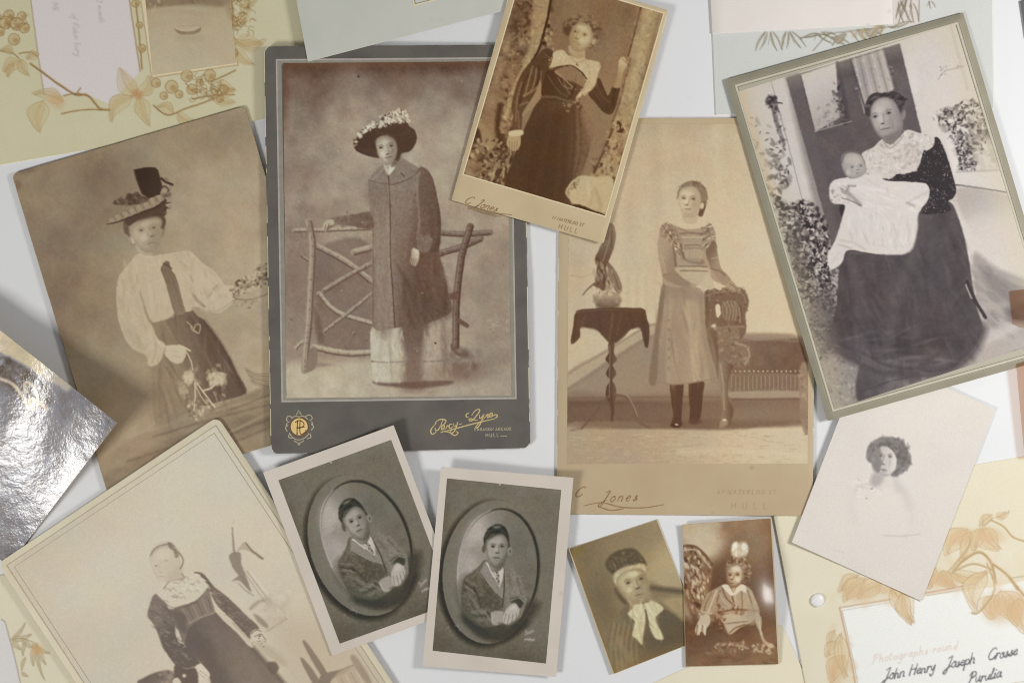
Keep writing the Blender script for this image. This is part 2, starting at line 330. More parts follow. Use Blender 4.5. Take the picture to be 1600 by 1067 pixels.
    for i in range(17):
        t = i/16; x = 172+t*86; y = 346-t*38
        c.L(f'{x} {y-4-4*t} {x+4} {y+1}', 1.5, .38 if i % 2 else .66, .7, .7)
    c.L('168 350 180 348 195 343 220 333 244 324 258 314', (1.5, 5), .29, .8, .95)
    c.P('177 316 184 310 195 311 199 302 207 303 214 300 222 306 234 309 226 317 210 320 196 320 180 320', .36, 1.2)
    c.D('178 318 186 309 200 303 222 306 226 316 200 320', 20, (1.2, 3.2), (.28, .5), .7); c.L('182 312 186 317', 2, .5, .8); c.E(204, 308, 6, 5, .3, 0, .5, .7)
    c.P('208.5 265.5 231 261.5 243 262 247 266 250 278 253.5 292 250 304 234 310 222 304 215 288', (215, 280, .2, 250, 290, .26), .8, 1, False); c.L('210 266 217 290 224 304', 1.6, .4, 1, .6)
    c.L('252 279 260 285 270 289', (4, 3), .28, .8); c.L('252 294 257 291 263 296 262 300', 2.2, .3, .7); c.E(261, 305, 7, 4, .45, -20, .4); c.L('254 318 266 317', 2.4, .3, .7)
    c.L('256 333 259 326 262 325', 2.6, .3, .7); c.D('250 285 268 285 266 332 254 330', 16, (1, 2.4), (.3, .7), .7)
    # hand, posy
    c.P('258 541 272 539 286 541 291 550 286 564 276 568 263 561 256 550', .73, 1); c.L('280 540 290 544 297 548', 3, .75, .8); c.L('268 548 280 550', 1.2, .6, .8, .6); c.L('270 556 282 558', 1.2, .6, .8, .6); c.L('258 545 256 556', 2.5, .52, 1.2, .6)
    c.L('290 549 297 560 301 578', 1.8, .74, .6); c.D('284 570 345 572 352 610 335 640 298 655 282 620', 60, (1.2, 3.2), (.42, .72), .6)
    c.E(295, 590, 8, 11, .72, 10, .35); c.D('287 580 303 580 303 600 288 602', 16, (1.5, 3.2), (.62, .8), .6); c.E(339, 591, 13, 10, .68, 15, .4); c.D('327 582 350 582 352 602 330 602', 26, (1.4, 3), (.58, .82), .7)
    c.E(286, 609, 7, 8, .64, 0, .5); c.D('280 600 296 600 296 620 282 622', 12, (1.2, 2.6), (.55, .76), .6)
    c.L('305 598 305 620 303 642', 2, .76, .6); c.L('308 598 320 616 336 636', 2.2, .76, .6); c.L('306 604 316 622 322 630', 1.5, .7, .6); c.L('318 610 330 606 338 598', 3, .74, .8); c.L('334 612 340 628 342 634', 1.5, .62, .7, .8)
    c.D('294 632 326 622 330 640 300 656', 30, (1.2, 2.8), [.8, .74, .45, .6], .7)
    for p in ('292 503 299 509 305 518 311 520 313 508 306 507 303 514', '298 510 301 516 308 519'):
        c.L(p, 1.5, .7, .6, .8)
    # basket
    c.D('362 448 378 436 395 430 402 416 418 412 422 440 395 452 366 468', 150, (1, 2.6), [.3, .42, .55, .74, .7, .5], .75)
    c.P('368 466 380 460 398 453 420 448 420 458 398 466 378 468', .64, 1); c.L('368 467 392 468 420 459', 1.6, .42, .8, .7)
    c.D('362 470 400 468 400 482 366 484', 14, (1, 2), (.4, .66), .6); c.L('402 455 406 470', 2.4, .66, 1, .7)
    c.E(27, 290, 6, 8, .36, 0, .7, .35); c.E(42, 268, 14, 4, .4, -16, .7, .4); c.N(.018, 4, 11)
    c.warp(.6, 5, 7, .22)
    c.tint([(0, (40, 26, 16)), (.25, (74, 54, 40)), (.42, (121, 101, 84)), (.52, (149, 131, 106)), (.62, (174, 156, 129)), (.72, (199, 182, 154)), (.85, (216, 202, 172)), (1, (236, 226, 200))], 1.1, 0.6)
    c.mottle(.018, 46, 3)
    c.L('18 274 160 757', 2.5, (.62, .52, .36), 1.5, .5)
    return c

def pr_coat():
    c = Can(430, 85, 815, 635, .5)
    c.G(620, 90, .45, 620, 250, .635)
    c.E(470, 300, 50, 170, .51, 0, .7, .6); c.E(640, 280, 110, 120, .66, 0, .8, .85); c.E(740, 290, 40, 120, .62, 15, .7, .7); c.E(560, 330, 70, 50, .56, 0, .7, .6)
    c.E(780, 150, 60, 70, .48, 0, .8, .6); c.P('440 95 800 95 800 112 440 116', .36, 8, .7); c.L('443 96 443 180', 8, .36, 6, .6); c.P('440 350 810 350 810 570 440 580', .57, 25, .7)
    c.P('440 575 520 562 640 566 805 552 805 640 440 640', (450, 600, .73, 790, 600, .6), 8, .95)
    c.N(.08, 60, 21); c.N(.05, 22, 22); c.D('450 280 575 260 578 340 455 345', 60, (4, 11), (.5, .68), .25, 1.6, None, .8); c.D('690 250 790 230 796 350 700 350', 50, (4, 11), (.52, .7), .25, 1.6, None, .8); c.E(480, 460, 40, 90, .48, 0, .7, .5); c.E(775, 480, 34, 120, .54, 0, .7, .5)
    c.P('496 390 580 384 584 546 505 540 494 470', .475, 3, .8); c.N(.03, 14, 28, '496 390 580 384 584 546 505 540', 4)
    # rustic fence
    def stick(p, w, v, dk=.34, n=1):
        c.L(p, w, v, .8); q = pts(p, True, False); d = q[-1]-q[0]; m = np.array([-d[1], d[0]])/np.hypot(*d)
        if m[1] < 0: m = -m
        c.L(q+m*w*.38, w*.28, dk, .9, .75, sm=False); c.L(q-m*w*.2, w*.25, min(v+.12, .8), 1, .6, sm=False)
        for k in range(int(np.hypot(*d)/14)):
            x, y = q[(k*5) % len(q)]; c.E(x, y, 2.2, 1.2, v-.12, k*50, .6, .6)
    stick('496 385 540 408 583 441', 10, .6); stick('506 454 535 436 556 424 583 410', 8, .56); stick('499 459 526 487 583 506', 8, .62); stick('583 457 545 488 506 518', 6, .58)
    stick('553 394 583 386', 11, .6); stick('460 360 510 359 583 356', 7, .62); stick('490 542 521 549 552 552 583 550', 10, .63); stick('462 545 467 538 476 533', 6, .62); stick('472 400 484 408', 5, .55)
    stick('482 346 488 385 485 454 482 509 478 544 476 579', 11, .58, .38); c.L('484 350 478 372 470 366', 5, .52, 1, .8); c.P('484 546 496 546 494 572 486 580 478 578', .52, 1.2); c.E(500, 570, 20, 3, .52, 0, .7, .7)
    c.P('490 480 500 500 506 530 496 535', .42, 3, .7)
    stick('686 364 726 366 766 363', 9, .47, .33); stick('684 397 720 386 751 373', 10, .46, .33); stick('735 354 724 390 719 415 713 473 712 542', 11, .43, .3); c.E(709, 463, 8, 6, .4, 0, .4); c.L('716 500 730 509', 7, .4, 1); c.L('706 540 714 552 730 556', 6, .42, 2)
    c.D('706 540 745 545 748 575 712 585', 26, (2, 6), (.38, .5), .5, f=.7); c.E(720, 580, 45, 16, .45, 0, .8, .55); c.E(775, 560, 30, 12, .5, 0, .8, .5)
    c.D('762 495 795 495 798 515 766 515', 20, (1, 2.2), (.58, .72), .5)
    # skirt
    c.P('583 508 628 508 664 504 693 496 700 540 705 592 690 595 660 594 640 598 600 597 583 593 580 560', (585, 540, .74, 700, 540, .62), 1)
    c.P('626 510 664 504 662 540 660 575 664 606 646 612 630 604 632 560', (640, 510, .38, 645, 600, .5), 6, .85); c.P('690 498 700 540 705 590 696 594 690 560', .5, 3, .8)
    c.L('581 565 606 566 632 565', 2.2, .56, .8, .9); c.L('662 565 684 564 702 562', 2.2, .5, .8, .9); c.L('608 512 609 540 612 594', 4, .57, 2, .6); c.L('596 515 594 560', 4, .66, 3, .6); c.L('622 515 624 560', 4, .68, 2, .5); c.L('676 510 680 560', 5, .67, 4, .6)
    c.D('582 570 632 570 632 590 583 588', 24, (.8, 2), (.64, .8), .4, 2.5, 90); c.D('662 568 702 566 704 590 664 592', 30, (1, 3), (.52, .7), .5, 2.5, 90); c.P('584 595 600 598 640 597 700 594 704 600 650 607 590 601', .4, 2.4, .85); [c.E(588+i*9, 594.5, 4.6, 2.6, .74-.012*i, 0, .4, .7) for i in range(5)]; [c.E(664+i*9, 592.5, 4.6, 2.6, .6, 0, .4, .7) for i in range(5)]; c.E(680, 536, 1.6, 1.6, .2, 0, .4)
    c.D('584 514 628 512 630 562 582 562', 30, (.7, 1.5), [.62, .68, .8, .82], .45, 5, 88, .6); c.D('582 568 632 568 634 596 583 594', 34, (.7, 1.4), [.6, .66, .82, .84], .45, 3.4, 86, .6); c.D('664 508 694 500 704 560 662 562', 24, (.7, 1.5), [.5, .58, .72], .45, 5, 86, .6)
    c.N(.02, 5, 24, '583 508 693 496 705 592 583 593')
    # coat
    c.P('576 281 590 263 600 257 607 262 625 247 642 255 655 263 666 265 676 280 684 313 688 340 688 362 686 388 692 421 702 462 706 485 691 496 664 506 628 511 614 512.5 583 511 583 440 583 357 578 333 576 300', (585, 350, .535, 690, 400, .42), 1)
    c.P('655 300 672 370 690 430 706 485 691 496 640 508 636 440 645 380', .385, 9, .8); c.P('584 360 606 350 612 400 616 510 584 510', .555, 8, .8)
    c.P('655 263 667 265 677 282 684 315 689 345 686 388 668 392 658 372 655 345 652 300', (656, 320, .43, 688, 320, .36), 1.2); c.L('655 268 652 300 655 345 652 372', 3, .58, 1.6, .7); c.L('672 280 680 330 680 370', 5, .44, 4, .6)
    c.P('655 366 664 369 676 374 668 394 652 390', .5, 1.5, .8); c.D('656 364 676 372 668 392 652 388', 14, (1, 2), (.42, .6), .5)
    c.P('644 388 652 390 655 398 652 412 648 416 641 412 642 400', .74, .9); [c.L(f'{643+i*3} 404 {641+i*3.2} 415', 1, .4, .6, .8) for i in range(4)]; c.E(650, 392, 4, 2.5, .78, 0, .4)
    c.L('602 258 606 274 608 288 610 351 610 399 615 473 616.5 511', 1.5, .3, .8, .85); c.L('606 290 607 400 613 510', 3, .6, 2, .5); c.L('622 300 622 400 630 500', 4, .5, 3, .4)
    c.L('576 281 590 286 607 288', 1.2, .36, .8, .75); c.L('610 289 630 284 648 274 655 264', 1.4, .34, .9, .75); c.L('584 279 592 272 600 262', 2, .62, 1.5, .6); c.P('610 286 628 281 646 270 652 263 640 257 626 252 620 262 613 272', .52, 1.5, .6); c.L('626 270 632 276', 2, .33, .8, .7)
    c.P('575 286 605 290 606 320 577 320', .5, 5, .5)
    c.P('578 332 555 335 521 340 508 348 507 358 512 360 524 352 545 353 583 357', (520, 345, .5, 580, 345, .43), 1.1); c.D('520 342 578 334 582 354 524 352', 34, (1.5, 3), (.37, .54), .5)
    c.P('505 360 504 352 510 345 520 343 522 350 512 354 509 362', .68, .8); c.L('509 352 507 362', 1.4, .4, .6, .7); c.L('514 350 512 359', 1.4, .42, .6, .7)
    c.N(.03, 3, 25, '576 281 625 247 666 265 688 362 706 485 583 511', 2, 2); c.L('583 360 583 510', 1.4, .4, 1, .7)
    c.D('584 300 606 295 614 505 585 505', 40, (1.5, 3), [.48, .6], .3, 9, 90, .7); c.D('640 400 690 420 702 480 640 505 625 440', 30, (2, 4), [.32, .44], .35, 8, 75, .7)
    # hat and head
    c.P('618 225 627 236 624 250 614 258 608 258', .37, 1.5); c.P('600 254 601 264 606 274 612 269 617 258', .7, .8); c.L('606 262 610 266 606 273', 1.4, .52, .7, .7); c.P('609 260 616 262 614 267 607 273', .8, .6); c.P('612 254 620 250 618 258 611 262', .46, 1.2, .8)
    c.P('552.5 228 554 220 560 215 566 209 576 204 588 200 603 196 609 191 622 193 634 190 640 198 648 204 651.5 217 647 229 638 238 627 240 618 250 596 248 590 247 576 244 564 240 556 235', (560, 230, .29, 640, 215, .31), 1)
    c.L('588 205 600 210 620 212 640 206', 3, .36, 2, .7); c.P('556 232 575 242 590 246 588 236 572 232', .35, 2, .6); c.L('604 200 625 196 640 203', 5, .35, 2, .6)
    c.F('587.5 222 592 215.5 603 213 612 216 618 224 620 236 616.5 248 611 255 605 258.5 599 256 594 248 590 238', (590, 236, .74, 620, 234, .58), 0.53, 1.3)
    c.P('613 218 620 228 619 244 612 254 609 246', .58, 2.5, .7); c.E(601, 219, 6, 3, .82, 0, .6, .6)
    feat(c, (595.3, 231), (611.5, 228), (605.5, 241), (602, 247.3), (612.5, 245.3), 2.7, .71, .52, .25, 1); c.P('587 222 594 214 606 212 616 217 619 226 612 222 600 220 592 224', .56, 2.6, .6); c.P('594 246 600 254 606 258 600 258', .62, 2, .5)
    c.E(598, 241, 4, 4, .84, 0, .7, .6); c.L('598 255 606 258 613 252', 1.4, .62, 1, .6)
    fl = '552 224 558 210 566 202 580 193 592 185 604 178 620 173 632 171 637 184 636 193 618 192 603 197 588 201 572 207 560 217 556 230'
    c.D(fl, 90, (1.2, 3), [.34, .42, .55, .8, .84, .76], .85, 1.2); c.D(fl, 50, (1.4, 2.6), (.76, .88), .8, 1.2); c.D(fl, 34, (.7, 1.3), (.25, .4), .8)
    c.E(560, 120, 2, 2, .3, 0, .4); c.D('450 100 800 100 800 610 450 610', 40, (.6, 1.4), [.3, .7, .72], .5, sm=False)
    c.N(.022, 3, 27, None, 2, 2)
    c.warp(.6, 5, 7, .22)
    c.tint([(0, (38, 24, 18)), (.3, (88, 64, 50)), (.42, (118, 96, 82)), (.52, (140, 123, 108)), (.62, (167, 151, 132)), (.72, (189, 178, 154)), (.85, (214, 208, 190)), (1, (236, 232, 220))], 1.15, 0.58)
    c.mottle(.016, 40, 8)
    for p, o in (('443 100 520 98 600 98 700 97 790 97', .5), ('443 110 444 200', .5)):
        c.L(p, 9, (.46, .30, .20), 7, o)
    c.E(712, 582, 40, 14, (.50, .38, .30), 0, .8, .35); c.E(642, 588, 18, 22, (.44, .31, .24), 0, .8, .3)
    return c

def pr_bark():
    c = Can(700, -60, 1050, 345, .46)
    c.G(880, 20, .47, 960, 200, .48); c.P('850 0 1000 0 980 40 860 40', .43, 15, .6); c.N(.035, 40, 31)
    # tree on the left with bark and undergrowth
    c.P('780 -60 868 -60 858 30 838 86 812 140 804 205 794 300 700 290 716 240 740 160', .38, 3); c.D('790 0 820 0 800 60 770 140 740 220 790 290 715 285 740 170', 260, (1.6, 4.5), [.28, .34, .44, .54, .36], .6, 1.5)
    tr = '795 -60 868 -60 862 5 856 30 848 65 838 86 824 108 812 140 806 170 800 205 796 250 790 300 715 285 730 230 760 140'
    c.P(tr, .44, 2); c.D(tr, 420, (2, 5), [.3, .36, .46, .54, .6, .4], .55, 1.5); c.D(tr, 300, (.9, 2.2), [.24, .62, .66, .34, .5], .6, 1.6)
    st = '838 -60 866 -60 860 5 852 40 842 75 826 98 814 112 830 60'
    c.P(st, .6, 3, .75); c.D(st, 120, (1, 2.6), [.68, .46, .55, .64, .5], .6, 1.6)
    c.P('806 0 832 0 826 40 800 70 795 40', .36, 8, .5); c.D('806 5 832 2 824 50 800 70', 60, (1.2, 3), [.28, .38, .48], .6)
    c.L('862 -10 857 22 850 52 842 78 831 96', (4, 3), .2, 1, .9); c.L('826 98 808 125 800 150 790 185', (3, 7), .63, 1.5, .8); c.D('828 96 808 122 796 150 784 190 796 190 806 150 822 118', 50, (1, 2.2), [.7, .5, .64, .4], .7)
    c.P('758 150 790 150 778 200 772 250 752 200 752 170', .5, 6, .6); c.L('795 60 780 110 765 165', 9, .56, 4, .5); c.L('782 165 777 200 786 232', 8, .26, 3, .8); c.L('800 200 792 220 788 250 775 280', 4, .3, 2, .7)
    c.P('738 180 756 195 770 215 775 235 760 228 748 212', .56, 2, .7); c.P('735 190 750 205 752 222 742 216', .26, 2, .8); c.D('728 225 788 225 786 288 724 272', 170, (1, 2.8), [.22, .3, .42, .58, .66, .36], .75); c.D('770 245 800 240 786 290 766 286', 40, (1, 2.5), [.3, .55, .62, .25], .7, 3, 110)
    c.D('724 255 745 255 745 278 724 274', 20, (2, 4), (.42, .55), .6)
    # tree on the right
    tr = '1004 5 1035 14 1022 70 1004 130 985 195 966 262 946 340 916 300 930 262 944 240 957 200 972 140 984 80 994 40'
    c.P(tr, .58, 2); c.D(tr, 260, (1.5, 4), [.5, .6, .66, .56, .45], .5, 1.6); c.D(tr, 160, (.8, 1.8), [.72, .4, .52, .66], .6)
    c.L('1014 10 1006 60 996 105 984 150', 8, .67, 5, .6); c.L('1030 25 1016 85 1000 140', 6, .42, 3, .6); c.L('1003 5 992 50 982 88', (3, 2), .3, 1.2, .8); c.L('1000 20 996 50', 6, .46, 3, .6)
    c.P('964 190 970 192 976 205 970 214 964 205', .3, 1); c.D('930 240 970 225 965 280 945 300 925 280', 90, (1.2, 3), [.28, .36, .66, .6, .48], .7); c.L('958 200 945 232 928 270', 4, .26, 2, .8); c.D('952 195 985 195 970 240 944 245', 60, (1, 2.4), [.66, .7, .5, .42], .7)
    c.L('985 92 978 120 968 160 958 190', 3, .34, 1.6, .7)
    c.D('850 50 862 40 864 85 846 88', 24, (1.2, 2.6), [.64, .6, .34, .58], .7); c.E(857, 41, 3, 3, .24, 0, .4); c.E(850, 68, 3, 3, .24, 0, .4)
    # skirt
    c.P('846 152 866 158 890 162 908 164 924 190 930 200 918 245 900 290 885 325 798 302 790 280 800 255 814 215 830 178', (820, 230, .31, 910, 230, .38), 1.2)
    c.P('840 200 860 180 885 175 890 230 880 320 820 300', .28, 10, .7); c.P('900 168 924 190 918 245 895 310 893 250', .42, 5, .8); c.L('896 170 897 230 888 300', 5, .31, 3, .7); c.L('905 175 908 230 897 280', 3, .36, 2, .6); c.L('862 170 850 240 838 295', 6, .34, 5, .5); c.L('880 170 876 240 868 310', 5, .35, 4, .5)
    c.P('908 166 928 150 950 180 945 230 925 260 920 215', .475, 4, .8)
    # left arm, bodice
    c.P('840 88 850 77 864 80 863 100 855 116 847 130 842 142 832 158 820 172 816 186 814 204 800 206 802 182 799 165 805 140 815 115 828 98', (805, 160, .37, 855, 100, .33), 1)
    for p, v in (('832 105 826 128 820 150', .5), ('838 108 836 126 830 142', .5), ('846 112 845 126', .45), ('815 130 808 155 806 190', .47), ('824 118 816 140 812 165', .27), ('842 104 842 122 836 138', .25), ('818 150 830 144 840 136', .52), ('812 165 824 160', .5), ('850 84 858 92 857 104', .42), ('810 175 811 200', .46)):
        c.L(p, 2.6, v, 1.4, .75)
    c.P('844 126 847 148 842 158 818 182 818 174 830 156 838 142', .53, 1)
    c.P('856 110 875 104 895 103 908 112 917 122 914 136 904 150 898 160 885 161 865 158 847 152 847 132', (850, 130, .29, 910, 130, .36), 1)
    c.P('866 112 880 105 895 104 908 113 916 124 912 137 900 130 882 124', .47, 1.3); c.L('868 112 880 122 896 138', 1.8, .58, .9, .8); c.L('872 122 882 136 900 140', 2, .48, 1, .8); c.L('878 116 884 136 892 150', 2, .5, 1, .6); c.L('856 118 872 142 888 152', 2.4, .42, 1.2, .7); c.L('900 118 898 128', 2, .4, 1, .5); c.L('898 134 892 150 884 158', 3, .24, 1.2, .7)
    c.L('846 152 866 152 886 158 900 160', 4, .43, 1.4, .8); c.D('880 158 908 150 908 170 884 174', 26, (1, 2.2), [.3, .6, .5, .36], .7)
    # right arm
    c.P('922 130 935 122 944 138 950 150 957 137 968 136 965 156 958 176 949 179 938 171 928 158 918 146', .32, 1); c.L('930 128 940 150 952 160', 3, .42, 2, .6); c.L('926 140 940 160', 2, .4, 1.4, .6); c.L('961 140 956 165', 3, .25, 1.6, .6)
    c.P('958 136 964 118 966 102 968 94 974 89 976 96 980 100 974 114 972 126 968 137', (960, 120, .55, 978, 100, .66), .9); c.E(973, 96, 5, 6, .68, 15, .4); c.L('972 92 979 100', 1.2, .42, .6, .7); c.L('958 136 964 118', 2.5, .46, 1.2, .7)
    # yoke and jabot
    c.P('865 82 880 79 890 88 912 84 916 93 938 99 934 118 931 130 923 142 910 148 900 155 904 146 912 138 916 122 906 110 892 103 875 104 858 109 863 95', .69, .9)
    c.D('866 84 936 99 924 140 902 152 916 122 892 103 862 104', 80, (.9, 2), [.62, .74, .66, .78], .55); c.L('858 108 875 104 892 103 906 111 917 124', 1.6, .26, .8, .9); c.L('912 90 922 118 910 146', 1.5, .58, 1, .6); c.L('893 90 900 98 914 94', 2.4, .58, 1.2, .6); c.E(902, 101, 2.4, 2.2, .4, 0, .4); c.E(903, 100.5, 1, 1, .8, 0, .4)
    c.L('938 99 932 130 922 143', 1.2, .52, .8, .6)
    c.P('889 72 893 88 903 93 912 90 913 76', .62, 1); c.L('888 80 896 88 910 88', 2, .54, 1, .6)
    # head
    c.E(905, 33, 24, 12, .455, 0, .45); c.E(890, 43, 10, 13, .34, 20, .4); c.E(932, 50, 9, 17, .42, -10, .45); c.E(915, 30, 16, 9, .46, 20, .5)
    c.D('882 40 890 26 905 22 922 24 936 38 938 60 928 70 926 50 915 38 900 34 892 44', 90, (1, 2.4), [.34, .42, .5, .54], .5, 2.4)
    c.F('892 51 897 41 908 37 920 40 925 51 926 62 919 73 911 80 902 81 894 75 891 63', (891, 60, .58, 922, 58, .68), 0.52, 1.4)
    c.E(927.5, 66, 3, 4.5, .64, 15, .4); c.L('924 70 927 73 922 76', 1.4, .36, .8, .8); feat(c, (898.5, 50), (913.5, 54.8), (901, 61), (896, 66.5), (906, 70.5), 2.5, .68, .52, .34, -1)
    c.E(900.5, 68.2, 2.6, .6, .78, 22, .5, .6); c.E(910, 64, 5, 4, .74, 0, .7, .7); c.E(908, 43, 6, 3, .72, 10, .6, .7); c.L('893 72 900 79 910 79', 1.6, .53, 1.2, .6)
    # hand and cuff, tea-table cloth
    c.P('794 213 806 210 813 213 813 226 807 236 798 234 792 226', .62, 1); [c.L(f'{796+i*4} 222 {796+i*3.6} 234', 1.2, .42, .7, .7) for i in range(4)]; c.P('796 206 812 203 817 205 816 211 797 214', .73, .8)
    c.P('883 302 887 292 894 283 908 275 932 277 958 281 950 345 925 328 912 322 896 320 890 312', .68, 1); c.P('884 300 900 282 906 278 902 288 892 300 888 308', .56, 1.2, .8); c.D('886 296 904 280 902 290 890 304', 26, (.8, 1.6), [.34, .74, .5], .7); c.L('918 285 922 310', 4, .74, 3, .6); c.L('930 295 938 318 936 330', 4, .58, 3, .6); c.L('926 300 922 320', 3, .6, 2, .6)
    c.P('894 321 905 320 918 325 946 336 946 342 920 332', .26, 1.2)
    c.N(.02, 3, 37, None, 2, 2)
    c.warp(.6, 5, 7, .22)
    c.tint([(0, (36, 20, 8)), (.25, (72, 46, 24)), (.36, (98, 70, 46)), (.47, (143, 114, 83)), (.6, (170, 146, 106)), (.72, (198, 178, 140)), (.85, (220, 206, 172)), (1, (238, 230, 206))], 1.06, 0.5)
    c.mottle(.02, 34, 12)
    return c

def pr_girl():
    c = Can(880, 185, 1272, 735, .7)
    c.G(900, 200, .68, 1200, 420, .735); c.P('880 185 1272 185 1272 205 880 208', .655, 12, .8); c.E(930, 260, 40, 90, .75, 10, .7, .5); c.E(1200, 260, 70, 70, .70, 0, .8, .6); c.E(1090, 240, 90, 60, .695, 0, .8, .6)
    for x, v in ((905, .67), (965, .76), (1005, .7), (1025, .66), (1040, .72), (1120, .74), (1180, .73)):
        c.L(f'{x} 200 {x+4} 350 {x-2} 480', 12, v, 11, .5)
    c.N(.025, 50, 41); c.P('886 430 905 435 930 430 1018 420 1020 500 886 520', .7, 15, .4); [c.L(f'{975+i*7} 430 {974+i*7} 500', 3, .68 if i % 2 else .74, 2.5, .5) for i in range(6)]
    # wainscot, dado, floor
    c.P('886 584 945 549 1000 515 1022 506 1130 520 1262 530 1262 625 886 630', (900, 600, .57, 1100, 560, .56), 3); c.P('886 586 945 551 1000 517 1022 508 1022 522 1000 532 945 566 886 606', .66, 2, .9); c.L('886 585 945 550 1000 516 1022 507', 2, .56, 1.2, .8); c.L('886 609 951 567 1000 535 1020 525', 4, .52, 2.5, .8); c.L('892 430 912 433 930 424', 2, .62, 2, .5)
    c.P('886 616 960 618 1060 615 1150 612 1264 618 1264 668 886 668', (900, 640, .4, 1240, 640, .46), 5, .95); c.P('886 612 1264 606 1264 622 886 624', .56, 4, .6); c.L('886 622 1060 620 1264 622', 3, .4, 2, .6); c.L('886 632 980 628', 5, .38, 4, .7)
    c.P('886 664 960 668 1060 670 1140 672 1264 664 1264 740 886 740', (950, 690, .635, 1230, 690, .72), 3); c.E(1080, 662, 170, 7, .42, 0, .5, .8); c.E(960, 664, 70, 6, .48, 0, .5, .8); c.E(1200, 660, 60, 6, .44, 0, .5, .8)
    for i in range(150):
        g = np.random.RandomState(900+i); x = 890+g.rand()*370; y = 675+g.rand()*48
        c.L(f'{x} {y} {x+6+8*g.rand()} {y+(g.rand()-.5)*2}', 1.2, .58 if g.rand() < .6 else .74, .8, .4, sm=False)
    c.L('1060 706 1160 704 1262 715', 6, .78, 4, .35)
    # plant, pot and table
    c.P('951 351 957 350 962 362 961 378 956 396 950 410 946 418 936 414 930 404 936 390 943 374', (946, 360, .5, 945, 410, .38), 1); c.L('953 356 951 380 942 408', 1.6, .58, .9, .7); c.L('957 362 955 385', 3, .34, 1.6, .6)
    c.P('951 412 960 420 968 436 972 452 966 460 956 444 950 430', .5, 1.1); c.L('953 416 962 436 968 456', 1.4, .36, .7, .8); c.P('934 414 944 410 948 430 946 452 938 452 932 440', .38, 1.2); c.D('930 410 955 410 958 454 930 454', 40, (1.2, 3), [.3, .42, .58, .62], .7, 2.4, 80)
    c.L('911 461 918 452 931 442 940 440', (1.5, 3.5), .4, .8, .9); c.L('930 445 938 448', 5, .4, 1)
    c.E(949, 468, 22, 14, (949, 456, .66, 949, 480, .44), 0, .12); c.L('928 457 949 461 971 457', 4, .68, 1.2, .9); c.D('930 460 968 460 966 474 932 474', 20, (1.5, 3), [.55, .72, .5], .4); c.L('933 478 950 482 966 478', 4, .38, 2, .7); c.D('928 454 970 454 970 459 928 459', 16, (.8, 1.4), [.8, .46], .7)
    c.P('901 486 925 482 951 480.5 985 481 1006 483 1011 498 1015 514 1013 541 1007 540 1001 514 990 513 984 516 972 529 956 538 942 525 932 515 918 512 907 512 906 527 892 537 896 508', (910, 495, .34, 1000, 510, .32), .9)
    c.L('901 487 951 484 1005 486', 2, .4, 1.2, .6); c.L('958 490 952 530', 3, .42, 2, .7); [c.L(f'{x} 492 {x+d} {y}', 3, v, 2, .7) for x, d, y, v in ((915, -6, 510, .4), (935, 4, 515, .27), (985, 4, 512, .27), (1004, 6, 535, .27), (970, -6, 522, .39), (900, -4, 528, .27))]; c.L('907 512 930 515 942 525 956 537 972 528 985 515 1001 513', 1.5, .5, .8, .7)
    c.P('951 536 960 536 959 550 964 562 958 570 963 584 957 594 962 604 963 622 955 628 947 622 948 604 953 594 947 584 952 570 946 562 951 550', (947, 580, .3, 964, 580, .4), .8); c.L('953 540 952 620', 1.6, .56, .8, .7)
    c.L('962 616 976 619 986 630 992 650 1002 662 1015 667', (6, 4), .42, .8); c.L('964 614 980 618 990 634 996 650', 1.4, .62, .7, .8); c.L('951 619 938 634 926 650 909 669', (6, 4), .4, 1, .8); c.L('955 624 957 640 956 656', (7, 4), .34, 1); c.L('909 669 892 672', 3, .44, 1.5, .6)
    # sofa
    c.P('1144 534 1164 529 1180 532 1220 530 1250 532 1263 572 1263 584 1138 584 1136 552', (1160, 540, .44, 1240, 570, .4), 1.4); c.L('1146 534 1190 530 1250 533', 3, .52, 1.8, .7); c.N(.03, 10, 44, '1144 534 1250 532 1263 584 1138 584')
    [c.E(1142+i*7.2, 580, 1.4, 1.2, .7, 0, .4) for i in range(16)]; c.P('1142 586 1250 586 1250 612 1144 612', .47, 1.5, .9); [c.L(f'{1143+i*2.2} 588 {1143+i*2.2} {604+(i*37)%8}', 1.1, .4 if i % 3 else .6, .6, .7, sm=False) for i in range(49)]
    c.P('1144 612 1250 611 1250 622 1144 622', .6, 1.2, .9); c.L('1144 624 1250 623', 3, .38, 1.5, .8); c.P('1250 574 1264 574 1264 672 1254 670 1250 640', .54, 1.5, .9); c.D('1250 576 1264 576 1262 670 1252 668', 20, (1.5, 3), [.44, .6, .66], .5); c.P('1144 640 1250 640 1250 655 1144 655', .5, 4, .6)
    # carved chair
    c.P('1100 460 1112 452 1130 449 1146 451 1158 450 1167 460 1170 474 1165 492 1166 512 1163 524 1152 533 1122 536 1118 506 1099 513', .43, 1.1)
